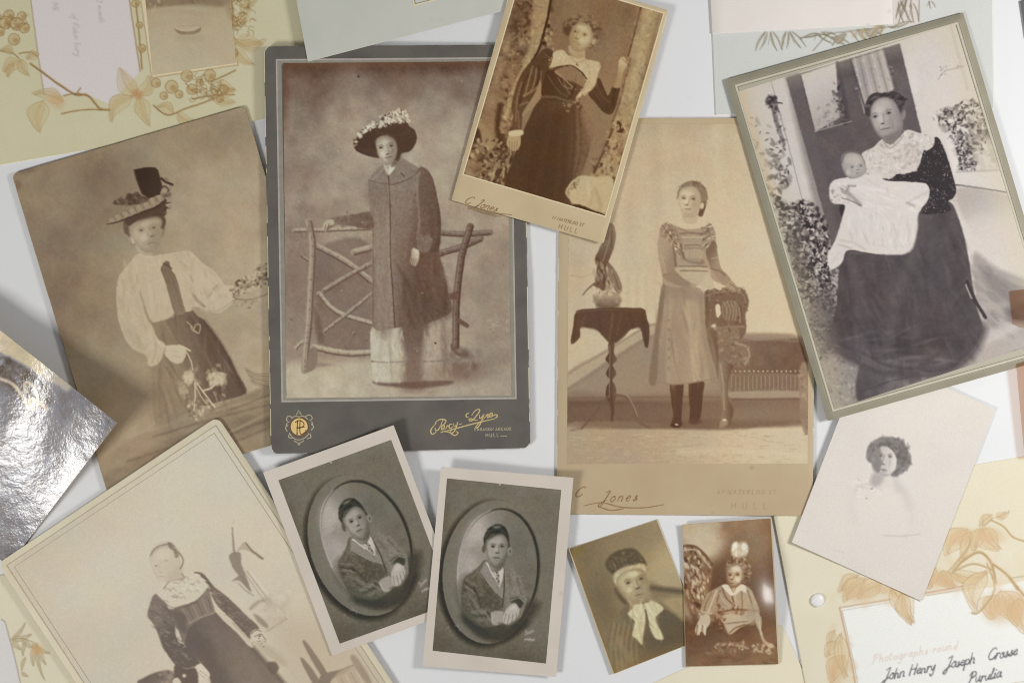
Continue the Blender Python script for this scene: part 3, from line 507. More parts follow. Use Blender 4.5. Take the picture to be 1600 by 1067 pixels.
    c.D('1102 458 1130 450 1160 452 1168 474 1163 522 1122 532 1118 506 1100 508', 90, (.8, 1.8), [.32, .38, .5, .56], .55); [c.L(f'{1108+i*8} {456-i*.6} {1112+i*8} {452-i*.4} {1116+i*8} {456-i*.6}', 1.5, .6, .7, .7) for i in range(7)]; c.L('1102 462 1128 456 1158 458 1166 474', 1.4, .6, .7, .6); [c.L([[1142+(4+3*i)*math.cos(t), 486+(5+3.6*i)*math.sin(t)] for t in np.linspace(2.6, 6.2, 9)], 1.4, .62 if i % 2 else .32, .7, .7) for i in range(4)]; c.E(1140, 485, 14, 16, .47, 0, .3, .7); [c.L(f'{1130+i*6} 472 {1136+i*5} 484 {1134+i*5} 500', 1.6, .6, .8, .7) for i in range(4)]; c.P('1118 478 1124 476 1126 490 1120 496', .76, .8); c.L('1156 478 1158 505', 4, .36, 1.6, .8); c.L('1155 480 1157 504', 1.5, .7, .8, .7); c.L('1104 466 1104 508', 5, .36, 2, .7); c.L('1118 512 1162 510', 3, .54, 1, .8)
    c.P('1118 514 1152 512 1152 535 1118 537', .5, 1, .8); c.D('1120 515 1150 514 1150 534 1120 534', 24, (1, 2), [.62, .38], .6); c.L('1120 537 1152 534', 2.4, .62, .9, .8)
    c.P('1120 538 1146 534 1164 538 1171 548 1172 562 1166 572 1150 574 1140 566 1124 566', .47, 1.2); c.L('1150 536 1166 542 1171 556 1164 568', 3, .64, 1.2, .7); c.D('1122 540 1166 540 1168 570 1124 566', 40, (1, 2.4), [.38, .56, .62], .6)
    c.P('1121 566 1145 570 1142 582 1138 600 1138 622 1146 640 1142 660 1138 668 1124 668 1128 650 1128 630 1124 606 1120 590', (1122, 610, .54, 1146, 610, .38), 1); c.L('1126 570 1130 600 1132 640', 2, .64, 1, .7); c.E(1131, 660, 6, 5, .56, 0, .4); c.E(1132, 656, 3.4, 2, .74, 0, .5)
    c.P('1102 515 1120 520 1122 590 1114 570', .38, 2, .8)
    # girl: legs, skirt, bodice
    c.P('1047 597 1067 596 1066 630 1065 655 1066 664 1056 668 1048 664 1052 650 1049 625', .3, .9); c.P('1077 597 1099 594 1098 620 1096 640 1092 656 1078 660 1078 640', .3, .9); c.E(1056, 664, 8, 4, .24, 0, .3); c.E(1086, 658, 9, 5, .34, 0, .5); c.E(1057, 663, 3, 1.4, .7, 10, .5); c.L('1052 605 1055 650', 3, .36, 2, .6)
    c.P('1036 444 1060 446 1080 447 1099 458 1102 512 1110 550 1121 591 1110 594 1096 596 1070 600 1050 601 1036 597 1014 595 1020 550 1026 512', (1020, 530, .555, 1110, 530, .625), .9); c.D('1036 450 1098 460 1112 590 1020 592', 50, (1.4, 3), [.5, .56, .64, .68], .35, 10, 84, .7)
    c.P('1034 448 1040 450 1030 530 1026 596 1014 595 1022 530', .47, 1.6, .9); c.P('1092 470 1100 460 1103 512 1121 590 1110 594 1098 540', .54, 3, .7); [c.L(p, 4, v, 3.4, .55) for p, v in (('1048 460 1044 530 1044 595', .66), ('1060 460 1062 530 1062 598', .58), ('1074 470 1080 530 1084 594', .69), ('1086 480 1094 540 1104 594', .6))]
    [c.E(1045, 500+i*15, 1.5, 2.6, .5, 0, .5, .7) for i in range(6)]; c.L('1016 594 1050 600 1096 595 1120 590', 1.3, .5, .8, .7); c.P('1040 446 1082 448 1098 460 1090 470 1044 462', .54, 4, .6)
    c.P('1033 354 1045 346 1068 341 1090 341 1109 349 1117 362 1119 378 1120 394 1124 410 1128 422 1142 437 1134 447 1112 436 1104 420 1098 440 1080 448 1040 446 1034 422 1028.5 395 1029.5 370', .61, 1)
    c.P('1029 372 1050 378 1056 395 1057 416 1066 424 1077 433 1078 448 1063 447 1040 437 1033 421 1028.5 395', (1029, 400, .62, 1058, 410, .54), 1); c.L('1052 380 1056 415', 3, .42, 1.6, .8); c.L('1036 430 1052 428 1066 436', 2, .5, 1.2, .7); c.L('1034 400 1040 425', 3, .66, 2, .6); c.L('1046 436 1066 442 1076 440', 2.6, .52, 1.4, .7)
    c.P('1106 376 1118 378 1121 396 1126 418 1142 437 1134 446 1116 428 1108 412 1103 394', (1104, 400, .44, 1124, 410, .57), 1); c.L('1112 404 1122 402', 2, .66, 1, .7); c.L('1112 420 1126 424 1132 430', 2.2, .42, 1.2, .8)
    c.P('1072 408 1092 414 1100 412 1096 404 1070 404', .48, 1.5, .8); c.P('1056 418 1105 418 1112 436 1126 444 1110 452 1094 446 1076 440 1062 430', .685, 1.5, .85)
    c.L('1061 416.5 1082 416 1104 417', 2, .45, .8, .85); c.L('1063 423 1084 423 1105 424', 2, .47, .8, .85); [c.L(p, w, v, .8, .8) for p, w, v in (('1062 366 1080 364 1098 366', 3.4, .48), ('1064 371 1082 371 1098 371', 1.4, .72), ('1070 384 1084 383 1098 384', 2, .46), ('1070 388 1084 388 1098 388', 1.8, .5), ('1060 357 1068 360 1074 362', 2, .52), ('1077 392 1077 406', 2.2, .52))]
    c.P('1072 392 1096 390 1096 408 1074 406', .645, 2, .6)
    c.P('1033 354 1045 347 1052 350 1060 362 1066 378 1069 402 1066 408 1058 394 1050 380 1040 374 1033 368', .57, 1); c.P('1094 354 1104 350 1110 350 1117 362 1116 372 1108 384 1098 392 1098 370', .58, 1)
    for i in range(9):
        c.L(f'{1034+i*4} {352+i*5.4} {1046+i*2.6} {364+i*4.6}', 1.3, .42, .6, .75, sm=False); c.L(f'{1046+i*1.6} {348+i*6} {1035+i*3.4} {366+i*4.4}', 1.2, .44 if i % 2 else .74, .6, .7, sm=False)
    for i in range(6):
        c.L(f'{1098+i*3} {352+i*3} {1104+i*2.4} {378-i*1}', 1.3, .43, .6, .7, sm=False); c.L(f'{1096} {360+i*6} {1114} {352+i*5}', 1.2, .44 if i % 2 else .72, .6, .7, sm=False)
    c.L('1064 384 1069 404', 3, .42, 1, .7); c.D('1034 355 1050 350 1066 385 1066 404 1050 380', 40, (.8, 1.4), [.36, .42, .78], .7, 2, 40); c.D('1096 355 1112 352 1116 372 1100 388', 34, (.8, 1.4), [.36, .42, .78], .7, 2, -40)
    c.P('1043 347 1056 343 1068 338 1090 338 1100 343 1107 349 1096 356 1084 358 1070 358 1058 354', .735, 1.3, .9)
    c.P('1134 446 1142 438 1152 448 1158 455 1150 456 1140 452', .6, .9); c.L('1140 443 1154 452', 1.2, .42, .6, .8); c.P('1114 440 1126 444 1132 452 1120 452', .73, 1)
    c.D('1128 450 1160 450 1166 460 1126 458', 20, (.8, 1.6), [.36, .44, .58], .7)
    # head
    c.P('1067 334 1067 345 1078 350 1090 346 1089 332', .68, 1)
    c.P('1058 312 1059 300 1064 290 1072 285 1085 283 1097 288 1104 298 1106 311 1103 318 1101 330 1097 339 1091 336 1094 318 1080 296 1066 300', .5, 1); c.P('1096 322 1103 320 1100 332 1096 338 1091 335', .37, 1); c.D('1062 296 1080 284 1100 292 1105 312 1098 322 1094 304 1082 292', 30, (1, 2.2), [.4, .48, .58], .6, 3)
    c.F('1060.5 312 1063 299 1073 292.5 1086 293 1093.5 302 1095 316 1090 330 1081 337.5 1071 336.5 1063.5 328 1060 319', (1062, 315, .73, 1094, 312, .655), 0.62, 1.4)
    c.E(1097, 322, 3, 5, .72, 10, .35); feat(c, (1068, 310), (1083.5, 311), (1072.5, 320.5), (1069.5, 327), (1079.5, 327.5), 2.7, .73, .58, .38, 1); c.P('1084 325 1093 318 1088 331 1080 337', .66, 2.5, .6); c.L('1068 338 1080 340 1088 336', 2, .6, 1.2, .6)
    c.N(.014, 3, 47, None, 2, 2)
    c.warp(.6, 5, 7, .22)
    c.tint([(0, (52, 32, 20)), (.3, (96, 68, 50)), (.42, (126, 101, 80)), (.54, (150, 128, 106)), (.63, (173, 152, 124)), (.72, (199, 181, 150)), (.85, (219, 205, 178)), (1, (242, 230, 204))], 1.12, 0.7)
    c.mottle(.02, 50, 15)
    return c
def pr_mother():
    c = Can(1140, 25, 1655, 650, .8)
    c.G(1150, 150, .8, 1600, 200, .82); c.N(.02, 60, 51)
    # wall strip beside the door, door leaf with two glazed panels
    c.L('1205 128 1230 220 1255 318', 1.4, .56, .8, .8); c.L('1170 150 1200 300', 10, .77, 9, .6)
    c.P('1228 122 1406 68 1440 208 1420 216 1372 236 1348 300 1320 420 1300 430 1297 369', (1260, 200, .42, 1330, 330, .4), 1, sm=False); c.N(.035, 26, 52, '1228 122 1406 68 1440 208 1348 300 1300 400')
    c.L('1251 118 1274 206', 2, .34, 1, .7); c.P('1228 122 1250 116 1320 420 1300 430', .44, 5, .6)
    c.P('1252 117 1306 99 1309 150 1312 184 1274 206', (1260, 120, .8, 1300, 190, .68), 1, sm=False); c.D('1280 165 1312 150 1313 186 1276 204', 50, (1, 3), [.5, .62, .72, .78], .5); c.D('1303 130 1314 130 1324 188 1308 190', 40, (1.4, 3), [.28, .36, .5], .8); c.L('1308 98 1327 190', 5, .36, 2, .8)
    c.L('1273 206 1330 190', 1.6, .64, .8, .8)
    c.P('1330 94 1381 78 1398 138 1350 178', (1340, 100, .62, 1390, 110, .7), 1, sm=False); [c.L(f'{1335+i*7} {92-i*2} {1352+i*7} {170-i*5}', 2.4, .5 if i % 2 else .76, 1.6, .7) for i in range(7)]; c.D('1334 95 1380 80 1396 140 1352 172', 70, (.8, 2), [.5, .62, .8, .7], .5); c.L('1329 94 1354 178', 3, .3, 1.4, .8); c.L('1382 78 1400 140', 6, .4, 2, .7)
    # right wall: rope, pilaster lines, hanging basket, ledge
    for i, v in enumerate((.7, .8, .68, .78, .7, .8)):
        c.L(f'{1484+i*7} 34 {1512+i*7} 140', 4, v, 2.4, .6)
    c.L('1466 124 1476 112 1490 108 1506 104', 1.6, .58, 1, .7); c.D('1470 105 1508 100 1508 112 1470 118', 12, (.8, 1.6), (.5, .7), .6)
    fl = '1466 186 1480 170 1496 162 1520 156 1538 166 1548 206 1538 225 1530 245 1522 268 1506 278 1496 262 1492 235 1482 212'
    c.D(fl, 180, (1.4, 3.6), [.26, .34, .42, .5, .66], .75, 2); c.D(fl, 300, (.7, 1.8), [.18, .24, .36, .82, .7], .8, 2.6); c.P('1530 205 1548 204 1550 214 1520 222', .34, 3, .7); c.D('1458 180 1480 166 1486 206 1470 204', 30, (1, 2.4), [.56, .66, .9, .5], .6, 2); c.D('1520 222 1560 205 1566 262 1528 268', 50, (2, 5), (.62, .8), .5)
    c.P('1480 216 1492 226 1498 262 1496 282 1488 268', .86, 2, .8)
    c.P('1494 270 1530 268 1572 270 1575 301 1530 294 1494 289', .82, 1); c.L('1494 269 1568 266', 2.4, .62, 1.4, .7); c.L('1494 289 1530 294 1575 301', 2, .3, .9, .9); c.P('1496 293 1574 304 1640 330 1640 420 1560 400 1510 350', (1520, 300, .66, 1560, 380, .8), 4, .8)
    c.P('1505 350 1600 350 1650 480 1600 460 1540 420', .8, 8, .6)
    # path and shade on the right
    c.P('1519 400 1560 420 1655 470 1655 600 1430 640 1440 590 1500 570 1530 530', (1530, 440, .62, 1580, 540, .66), 4, .95); c.D('1520 420 1600 450 1600 540 1530 500', 90, (2, 6), (.46, .72), .4, 2.6, 30); c.P('1530 415 1580 445 1655 480 1655 500 1560 465', .5, 6, .7); c.P('1535 520 1600 500 1600 510 1530 545', .78, 5, .6); c.P('1575 480 1655 470 1655 500 1590 505', .38, 6, .6)
    c.P('1480 580 1530 545 1600 520 1650 530 1480 600', .68, 4, .6)
    # creeper on the left
    c.D('1170 185 1210 200 1236 262 1212 262 1184 232', 40, (1, 3), [.34, .44, .5, .6], .75, 2.4); c.D('1188 262 1218 250 1240 280 1222 320 1200 300', 60, (1.2, 3.2), [.26, .36, .5, .62], .8, 2.2)
    c.P('1208 310 1235 318 1262 314 1282 338 1296 378 1292 415 1300 450 1308 500 1296 560 1280 566 1254 480 1234 405 1218 345', .42, 4, .75)
    fo = '1206 306 1235 316 1262 312 1284 338 1298 380 1294 420 1302 452 1262 470 1240 420 1220 352'
    c.D(fo, 300, (1.4, 3.6), [.14, .18, .24, .3, .5, .7], .85, 1.7); c.D(fo, 330, (.7, 1.8), [.12, .18, .8, .86, .6], .85, 2.2); c.P('1232 360 1252 352 1262 400 1256 452 1240 420', .28, 5, .5); c.D('1234 335 1262 335 1276 400 1250 410', 70, (1, 2.6), [.8, .74, .3, .22], .8, 1.8)
    f2 = '1240 430 1300 425 1314 440 1312 500 1300 545 1280 566 1258 490'
    c.D(f2, 420, (.7, 2.0), [.22, .34, .5, .64, .74, .3], .8, 1.8); c.D('1290 440 1314 420 1316 480 1296 490', 60, (.8, 1.8), [.66, .74, .4, .5], .7)
    c.E(1205, 158, 9, 8, .3, 0, .3); c.L('1208 164 1213 190 1225 226', (9, 5), .46, 1.2, .9); c.D('1206 168 1216 168 1230 226 1220 228', 30, (1, 2.4), [.3, .44, .7, .6], .7); c.L('1212 160 1222 162', 2.4, .4, .8); c.D('1196 150 1214 150 1214 168 1198 168', 20, (1, 2.4), [.24, .4, .56], .7)
    # boulder and step
    c.P('1281 564 1300 550 1314 541 1331 540 1344 556 1346 590 1342 627 1304 639 1292 600', .58, 1.2); c.D('1284 564 1314 542 1344 556 1342 626 1304 638', 190, (.9, 2.6), [.42, .5, .64, .72, .56], .55)
    c.P('1344 570 1380 580 1428 576 1440 592 1430 604 1344 632', (1350, 590, .4, 1430, 590, .5), 2); c.L('1346 612 1390 596 1428 588', 2, .36, 1.2, .7); c.N(.05, 12, 57, '1344 570 1440 580 1430 604 1344 632'); c.P('1430 600 1480 592 1600 545 1600 560 1340 650 1345 636', .6, 5, .4); c.D('1440 600 1500 585 1600 540 1600 555 1450 612', 30, (1.5, 4), (.5, .72), .4, 3, -18)
    c.P('1296 515 1312 500 1346 530 1400 550 1460 560 1500 550 1530 505 1542 520 1520 562 1480 588 1440 594 1380 586 1340 572 1300 550', .36, 6, .85); c.P('1262 470 1300 450 1312 480 1304 530 1290 560 1276 545', .36, 8, .5)
    # skirt
    sk = '1321 390 1380 398 1422 394 1434 360 1439 324 1480 314 1496 336 1510 384 1519 440 1526 480 1535 512 1521 544 1490 574 1459 582 1429 578 1390 574 1348 554 1304 536 1300 511 1308 470 1311 420'
    c.P(sk, (1330, 430, .37, 1510, 470, .35), 1.3)
    for p, w, v in (('1440 340 1425 400 1400 460 1390 520', 14, .42), ('1470 330 1490 400 1500 470', 12, .32), ('1490 350 1506 400 1514 450', 6, .42), ('1330 410 1340 470 1335 530', 14, .41), ('1370 410 1372 470 1360 520', 10, .33), ('1455 400 1465 470 1455 530', 16, .31), ('1330 490 1400 500 1470 560', 12, .42), ('1395 555 1440 540 1500 540', 8, .3), ('1400 570 1450 572 1490 562', 8, .46), ('1340 545 1380 560 1420 568', 6, .45), ('1420 470 1415 500 1400 540', 8, .32), ('1500 520 1525 512', 8, .4), ('1310 500 1350 505 1390 490', 8, .33)):
        c.L(p, w, v, w*.7, .6)
    c.D('1325 400 1430 395 1500 350 1515 440 1520 530 1440 575 1320 530', 90, (2, 5), [.28, .33, .42, .47], .32, 8, 72, .75); c.D('1340 520 1500 520 1480 572 1380 566', 30, (2, 4), [.3, .44, .48], .4, 9, -12, .75)
    c.N(.04, 22, 58, sk); c.N(.02, 5, 59, sk)
    c.L('1511 440 1524 470 1540 496', 5, .24, 1, .95); c.L('1509 445 1518 466', 2, .8, 1, .7)
    # blouse with white spots
    bl = '1443 236 1452 226 1460 215 1468 218 1479 242 1488 272 1494 296 1490 309 1481 316 1484 330 1439 334 1450 312 1449 289 1434 286 1396 284 1376 280 1392 276 1402 272 1422 270 1435 261'
    c.P(bl, .2, .9); c.D(bl, 260, (.4, .8), (.45, .85), .8, 1.3); c.L('1450 285 1470 292 1488 300', 3, .14, 1.6, .7); c.D('1450 296 1490 300 1484 326 1446 326', 30, (.8, 1.6), (.4, .62), .6)
    # lace collar
    lc = '1347 240 1364 231 1378 218 1386 224 1402 218 1411 209 1419 203 1438 209 1458 214 1460 222 1457 230 1448 236 1442 234 1438 250 1434 261 1421 267 1402 271 1392 279 1381 279 1370 272 1354 270 1352 254'
    c.P(lc, .8, .9); c.D(lc, 200, (.8, 2.2), [.58, .66, .88, .92, .74], .55); c.D('1400 228 1438 226 1434 258 1408 262', 40, (1.4, 3.4), (.6, .72), .4); c.L('1380 221 1390 232 1404 222 1412 212', 1.6, .56, .9, .7); c.L('1372 232 1388 242 1410 232', 1.4, .66, 1, .6)
    [c.E(1352+i*8.6, 272+(i % 2)*3+i*.2-max(0, i-4)*2.2, 4, 3, .8, 0, .4, .8) for i in range(10)]
    # head
    c.P('1381 214 1410 198 1404 216 1392 226 1384 222', .5, 1.4)
    c.P('1352 178 1352 164 1358 151 1368 145 1382 146 1396 143 1408 149 1414 158 1410 168 1404 178 1394 160 1376 158 1366 168 1362 180 1356 182', .31, 1.1); c.D('1354 172 1360 150 1380 145 1408 150 1412 162 1402 164 1386 152 1366 160', 50, (1, 2.4), [.2, .28, .42, .5], .6, 2.6, -20); c.L('1382 146 1388 152 1400 162', 3, .22, 1.5, .7)
    c.F('1361 180 1363 165 1373 155 1388 153 1399 161 1405 175 1410 188 1409 202 1402 214 1391 222 1382 217 1373 210 1365 196', (1365, 185, .73, 1408, 195, .58), .53, 1.5)
    c.E(1412, 180, 3, 8, .56, 10, .4, .8); c.E(1380, 163, 10, 5, .7, -8, .7, .7); c.E(1396, 192, 6, 8, .62, 0, .7, .6); c.E(1370, 194, 4, 6, .68, 0, .7, .6)
    feat(c, (1367.5, 182.5), (1389, 177), (1379, 193.5), (1375.5, 204), (1391, 200), 3.3, .73, .55, .27, 1)
    c.L('1374 198 1375 206', 1.4, .54, 1.2, .5); c.L('1395 194 1395 203', 1.4, .48, 1.2, .5); c.P('1380 214 1400 206 1408 200 1402 214 1391 222', .46, 2.5, .7)
    # infant
    c.P('1303 282 1325 277 1348 273 1374 273 1384 283 1415 284 1447 288 1452 306 1440 326 1433 338 1432 362 1420 392 1384 397 1350 394 1336 391 1322 393 1315 411 1298 421 1293 400 1305 376 1313 352 1318 330 1316 320 1299 316 1296 294', .835, 1)
    for p, w, v in (('1312 375 1335 380 1352 390', 3, .72), ('1310 382 1330 388', 2, .62), ('1300 410 1312 395', 3, .78), ('1395 350 1402 372', 3, .76), ('1375 330 1390 345', 4, .8), ('1420 315 1440 305 1450 300', 3, .72), ('1417 317 1428 322', 2.5, .5), ('1352 380 1400 386 1424 380', 2, .8), ('1360 300 1370 320', 4, .82), ('1408 340 1404 365', 3, .78), ('1340 345 1338 375', 5, .82), ('1386 295 1388 305', 2, .7), ('1330 395 1345 396', 2, .5)):
        c.L(p, w, v, 1.8, .7)
    c.D('1325 335 1428 335 1418 378 1328 376', 50, (.9, 2.2), [.7, .76, .92, .94], .4, 5, 80, .7); c.D('1340 285 1440 292 1430 330 1330 330', 30, (1.2, 3), [.78, .94], .4, 5, 20, .7)
    c.D('1298 292 1325 290 1330 316 1300 316', 50, (1, 2.6), [.6, .7, .9, .8, .5], .6); c.L('1318 300 1330 306 1344 320', 6, .62, 1.5, .85); c.L('1316 310 1330 314 1346 322', 2, .42, 1, .7); c.L('1325 290 1336 291', 3, .5, 1.4, .7); c.P('1313 320 1320 322 1316 338 1312 330', .26, 1.2); c.L('1322 298 1326 292', 2, .4, 1, .7)
    c.F('1315 252 1318 241 1330 237 1343 241 1351 254 1353 268 1344 276 1328 279 1318 266', (1318, 255, .66, 1350, 255, .72), 0.58, 1); c.L('1315 254 1320 241 1332 237 1342 240', 3, .42, 1.4, .8); c.E(1332, 250, 9, 5, .76, 0, .7, .6); feat(c, (1331.5, 261.5), (1345, 259.5), (1340, 266), (1336.5, 271.5), (1343.5, 270), 2.0, .7, .56, .4, 1); c.E(1325, 270, 4, 4, .78, 0, .7, .6); c.L('1320 268 1324 276 1330 279', 1.4, .5, 1, .6)
    c.N(.014, 3, 56, None, 2, 2)
    c.warp(.5, 5, 17, .22)
    c.tint([(0, (36, 30, 34)), (.2, (56, 48, 50)), (.36, (92, 83, 84)), (.46, (124, 115, 112)), (.6, (158, 149, 144)), (.75, (193, 184, 177)), (.88, (218, 210, 204)), (1, (238, 232, 228))], 1.16, 0.7)
    c.mottle(.012, 40, 18)
    for p in ('1153 144 1304 640', '1492 36 1640 530'):
        c.L(p, 34, (.80, .75, .60), 26, .45)
    c.L('1153 144 1492 38', 22, (.80, .76, .66), 16, .35); c.L('1158 148 1205 300', 9, (.80, .69, .52), 7, .5)
    return c

def pr_vignette():
    c = Can(1225, 540, 1565, 950, .868)
    c.N(.012, 60, 61)
    c.E(1390, 800, 60, 70, .878, 0, .9, .4); c.P('1340 756 1370 742 1398 746 1414 762 1420 800 1396 830 1350 820 1336 790', .885, 14, .35); c.L('1336 762 1330 790 1336 815', 8, .845, 8, .5); c.L('1410 762 1424 790 1422 820', 8, .845, 8, .5)
    c.D('1335 748 1378 744 1384 770 1340 776', 60, (1, 2.6), [.8, .84, .92, .93], .5); c.L('1340 760 1360 756 1378 766', 2, .78, 1.5, .6); c.E(1362, 763, 3, 1.6, .68, 0, .5, .7); c.E(1354, 778, 2, 1.6, .72, 0, .5, .7); c.L('1395 748 1412 770 1420 790', 9, .82, 8, .6); c.P('1392 744 1402 746 1410 765 1398 768', .82, 5, .6)
    c.P('1366 735 1390 740 1396 752 1390 762 1366 762 1358 750', .86, 2); c.P('1360 752 1366 738 1380 745 1376 756 1366 760', .72, 4, .8)
    c.P('1354 716 1355 703 1361 692 1371 685 1384 682 1398 684 1409 690 1418 703 1423.5 713 1422 725 1416 734 1406 738 1403 744 1395 744 1392 741 1400 730 1396 705 1384 698 1372 700 1362 722', .57, 1.8); c.D('1356 712 1362 692 1384 683 1410 690 1422 714 1416 732 1398 742 1402 718 1390 700 1368 702', 100, (1.2, 3), [.38, .46, .58, .68], .55, 3); c.L('1364 694 1384 686 1404 692', 4, .68, 3, .5)
    c.P('1361 716 1366 705 1377 701 1380 716 1379 735 1372 738 1364 728', .62, 1.5); c.P('1377 700 1386 698 1394 704 1401 718 1396 734 1388 742 1380 744 1374 738 1378 722', (1378, 720, .8, 1400, 720, .86), 1.4); c.P('1362 724 1366 712 1374 716 1374 736 1366 736', .6, 2, .7)
    feat(c, (1376, 711.5), (1390.5, 713), (1380, 725), (1376, 733), (1385.5, 734.8), 2.5, .8, .62, .42, -1); c.L('1374 738 1382 744 1390 741', 1.6, .72, 1.2, .7)
    c.E(1365, 718, 3, 4, .68, 0, .6, .6)
    c.L('1380 836 1410 837 1438 834', 1.5, .76, .9, .6); c.L('1300 858 1316 862 1318 872', 1.2, .8, .8, .5)
    c.warp(.5, 5, 27, .22)
    c.tint([(0, (70, 64, 60)), (.5, (134, 128, 124)), (.62, (160, 154, 149)), (.76, (197, 189, 183)), (.868, (230, 222, 213)), (1, (247, 243, 237))], 1.25, 0.87)
    c.mottle(.008, 50, 28)
    return c

def pr_boy():
    c = Can(660, 735, 890, 1050, .42, 1.6)
    c.E(775, 890, 120, 160, .45, 6, .7, .7); c.P('698 747 877 765 876 790 698 780', .43, 8, .5); c.L('690 1010 860 1035', 40, .34, 26, .7); c.L('698 760 676 1016', 16, .37, 12, .6); c.N(.03, 30, 71)
    # oval mount: shade of its raised rim, the ring, the opening
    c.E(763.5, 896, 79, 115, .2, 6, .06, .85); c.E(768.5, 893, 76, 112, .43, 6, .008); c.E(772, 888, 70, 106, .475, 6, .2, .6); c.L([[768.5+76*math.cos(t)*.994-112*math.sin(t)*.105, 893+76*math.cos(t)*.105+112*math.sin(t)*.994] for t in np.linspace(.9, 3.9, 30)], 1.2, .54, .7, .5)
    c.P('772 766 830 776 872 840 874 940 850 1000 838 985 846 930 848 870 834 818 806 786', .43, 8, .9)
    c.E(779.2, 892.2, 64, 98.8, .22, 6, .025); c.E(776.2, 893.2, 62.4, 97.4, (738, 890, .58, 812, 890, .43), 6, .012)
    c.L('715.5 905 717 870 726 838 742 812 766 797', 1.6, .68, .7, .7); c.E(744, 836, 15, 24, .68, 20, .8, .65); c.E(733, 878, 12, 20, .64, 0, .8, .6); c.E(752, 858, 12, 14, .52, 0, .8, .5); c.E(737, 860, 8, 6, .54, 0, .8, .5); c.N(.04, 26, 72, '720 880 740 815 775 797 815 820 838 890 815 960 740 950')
    c.P('714 925 738 900 760 985 740 985', .3, 9, .7); c.P('724 955 838 938 824 975 782 1000 744 988', .28, 7, .85); c.L('730 968 760 992 790 996 820 974', 8, .22, 6, .7)
    # jacket
    c.P('759 874 748 884 738 893 726 901 722 917 720 940 724 958 738 972 752 979 768 979 782 975 796 977 812 966 820 948 823 937 818 917 812 898 800 890 787 885', (722, 930, .36, 815, 920, .47), 1)
    c.P('787 886 800 890 811 898 818 917 822 936 806 944 790 948 785 950 786 915',   .47, 2, .9); c.P('754 905 775 924 784 937 784 952 758 952 750 930', .34, 4, .85); c.P('760 876 750 895 758 907 768 921 784 935 786 922 776 906 764 888', .52, .9, .95); c.L('751 896 758 906 770 922 784 935', 1.3, .26, .7, .85); c.L('787 888 788 915 785 948', 1.8, .24, .8, .85); c.L('760 878 766 892 778 910', 1.1, .36, .7, .7)
    for p, w, v in (('728 905 738 911 745 915', 1.8, .5), ('726 910 737 917 743 922', 1.6, .22), ('727 916 738 923 745 930', 2, .5), ('726 922 736 930 742 938', 1.6, .24), ('732 926 742 940 748 953', 5, .5), ('741 918 748 936 752 948', 3, .25), ('738 955 752 956 762 952', 4, .5), ('739 961 754 962 766 958', 2, .25), ('741 967 758 969 768 965', 4, .46), ('758 956 766 968', 2.2, .54), ('762 954 768 966', 1.6, .26), ('800 896 806 910 808 924', 4, .52), ('808 903 814 925 818 940', 3, .36), ('800 926 812 930 822 936', 2.4, .56), ('798 934 812 932', 2.6, .28), ('748 888 740 900 732 904', 4, .42), ('744 897 752 912 754 930', 3.4, .42), ('729 938 736 954', 5, .4), ('806 916 812 930', 3, .52), ('794 896 798 915 796 935', 3, .42)):
        c.L(p, w, v, w*.6, .65)
    c.D('724 905 750 890 760 940 764 975 740 972 722 940', 50, (.8, 1.8), [.28, .36, .46, .5], .3, 3, 50, .6); c.D('788 890 812 900 820 940 790 946', 40, (.8, 1.8), [.38, .44, .54], .3, 3, 75, .6)
    c.N(.05, 3, 74, '740 892 787 885 812 898 820 948 782 975 738 972 722 917', 2, 2); c.P('724 958 738 968 756 978 790 978 812 966 810 985 760 996 728 972', .27, 4, .55)
    # shirt and tie
    c.P('760 879 766 884 774 893 785 885 787 895 783 912 779 916 774 905 768 897', .7, .8); c.L('776.5 892 779 912', 4.2, .46, .8, .75); [c.E(776+(i % 2)*3.4, 894+i*4.6, 1.1, 1.1, .26, 0, .5) for i in range(4)]; c.L('760 879 768 888 773 893', 1.8, .8, .7, .8); c.L('784 887 780 892', 1.6, .78, .7, .8); c.L('768 890 774 900', 1, .46, .7, .7)
    # hands
    c.P('768 957 778 954 786 956 784 972 774 976 768 972', .58, .9); c.P('785 967 788 957 793 949 803 942 811 945 812 953 808 964 800 971 792 975 786 972', .64, 1); c.E(803, 949, 6, 4, .7, -20, .7, .7)
    for p in ('791 958 787.5 971', '796 959 793 974', '801.5 960 799.5 972', '807 958 806 967'):
        c.L(p, .9, .36, .5, .75)
    c.P('797 940 812 934 818 942 812 950 806 942', .26, 1.2, .9); c.L('812 934 819 940', 1.4, .64, .8, .7); c.L('780 973 796 979', 3, .34, 2, .7); c.L('768 957 770 972', 1.4, .7, .8, .6)
    # head
    c.P('764 874 766 888 774 894 786 886 788 872', (768, 880, .5, 786, 884, .38), 1)
    c.P('756.5 853 756 840 761 828 768 821.5 778 818 787 821.5 793.5 831 796 848 793 856 758 858', .22, .9); c.D('758 845 762 828 778 819 791 829 795 846 790 838 776 834 764 840', 60, (.6, 1.3), [.14, .2, .3, .38], .6, 3.5, -15); c.E(776.5, 822.5, 6.5, 2, .5, -6, .9, .75); c.L('770 823 777 821 783 823', 1, .7, .8, .6); c.L('772 825 779 823.5', .8, .56, .7, .5)
    for p, v in (('758 842 763 831 774 826 788 829', .34), ('759 848 763 836 772 830 784 829', .14), ('790 830 794 838 795 850', .3), ('766 826 776 821 788 825', .12), ('762 834 770 828 782 827', .3), ('786 826 792 834', .12)):
        c.L(p, 1.2, v, .7, .6)
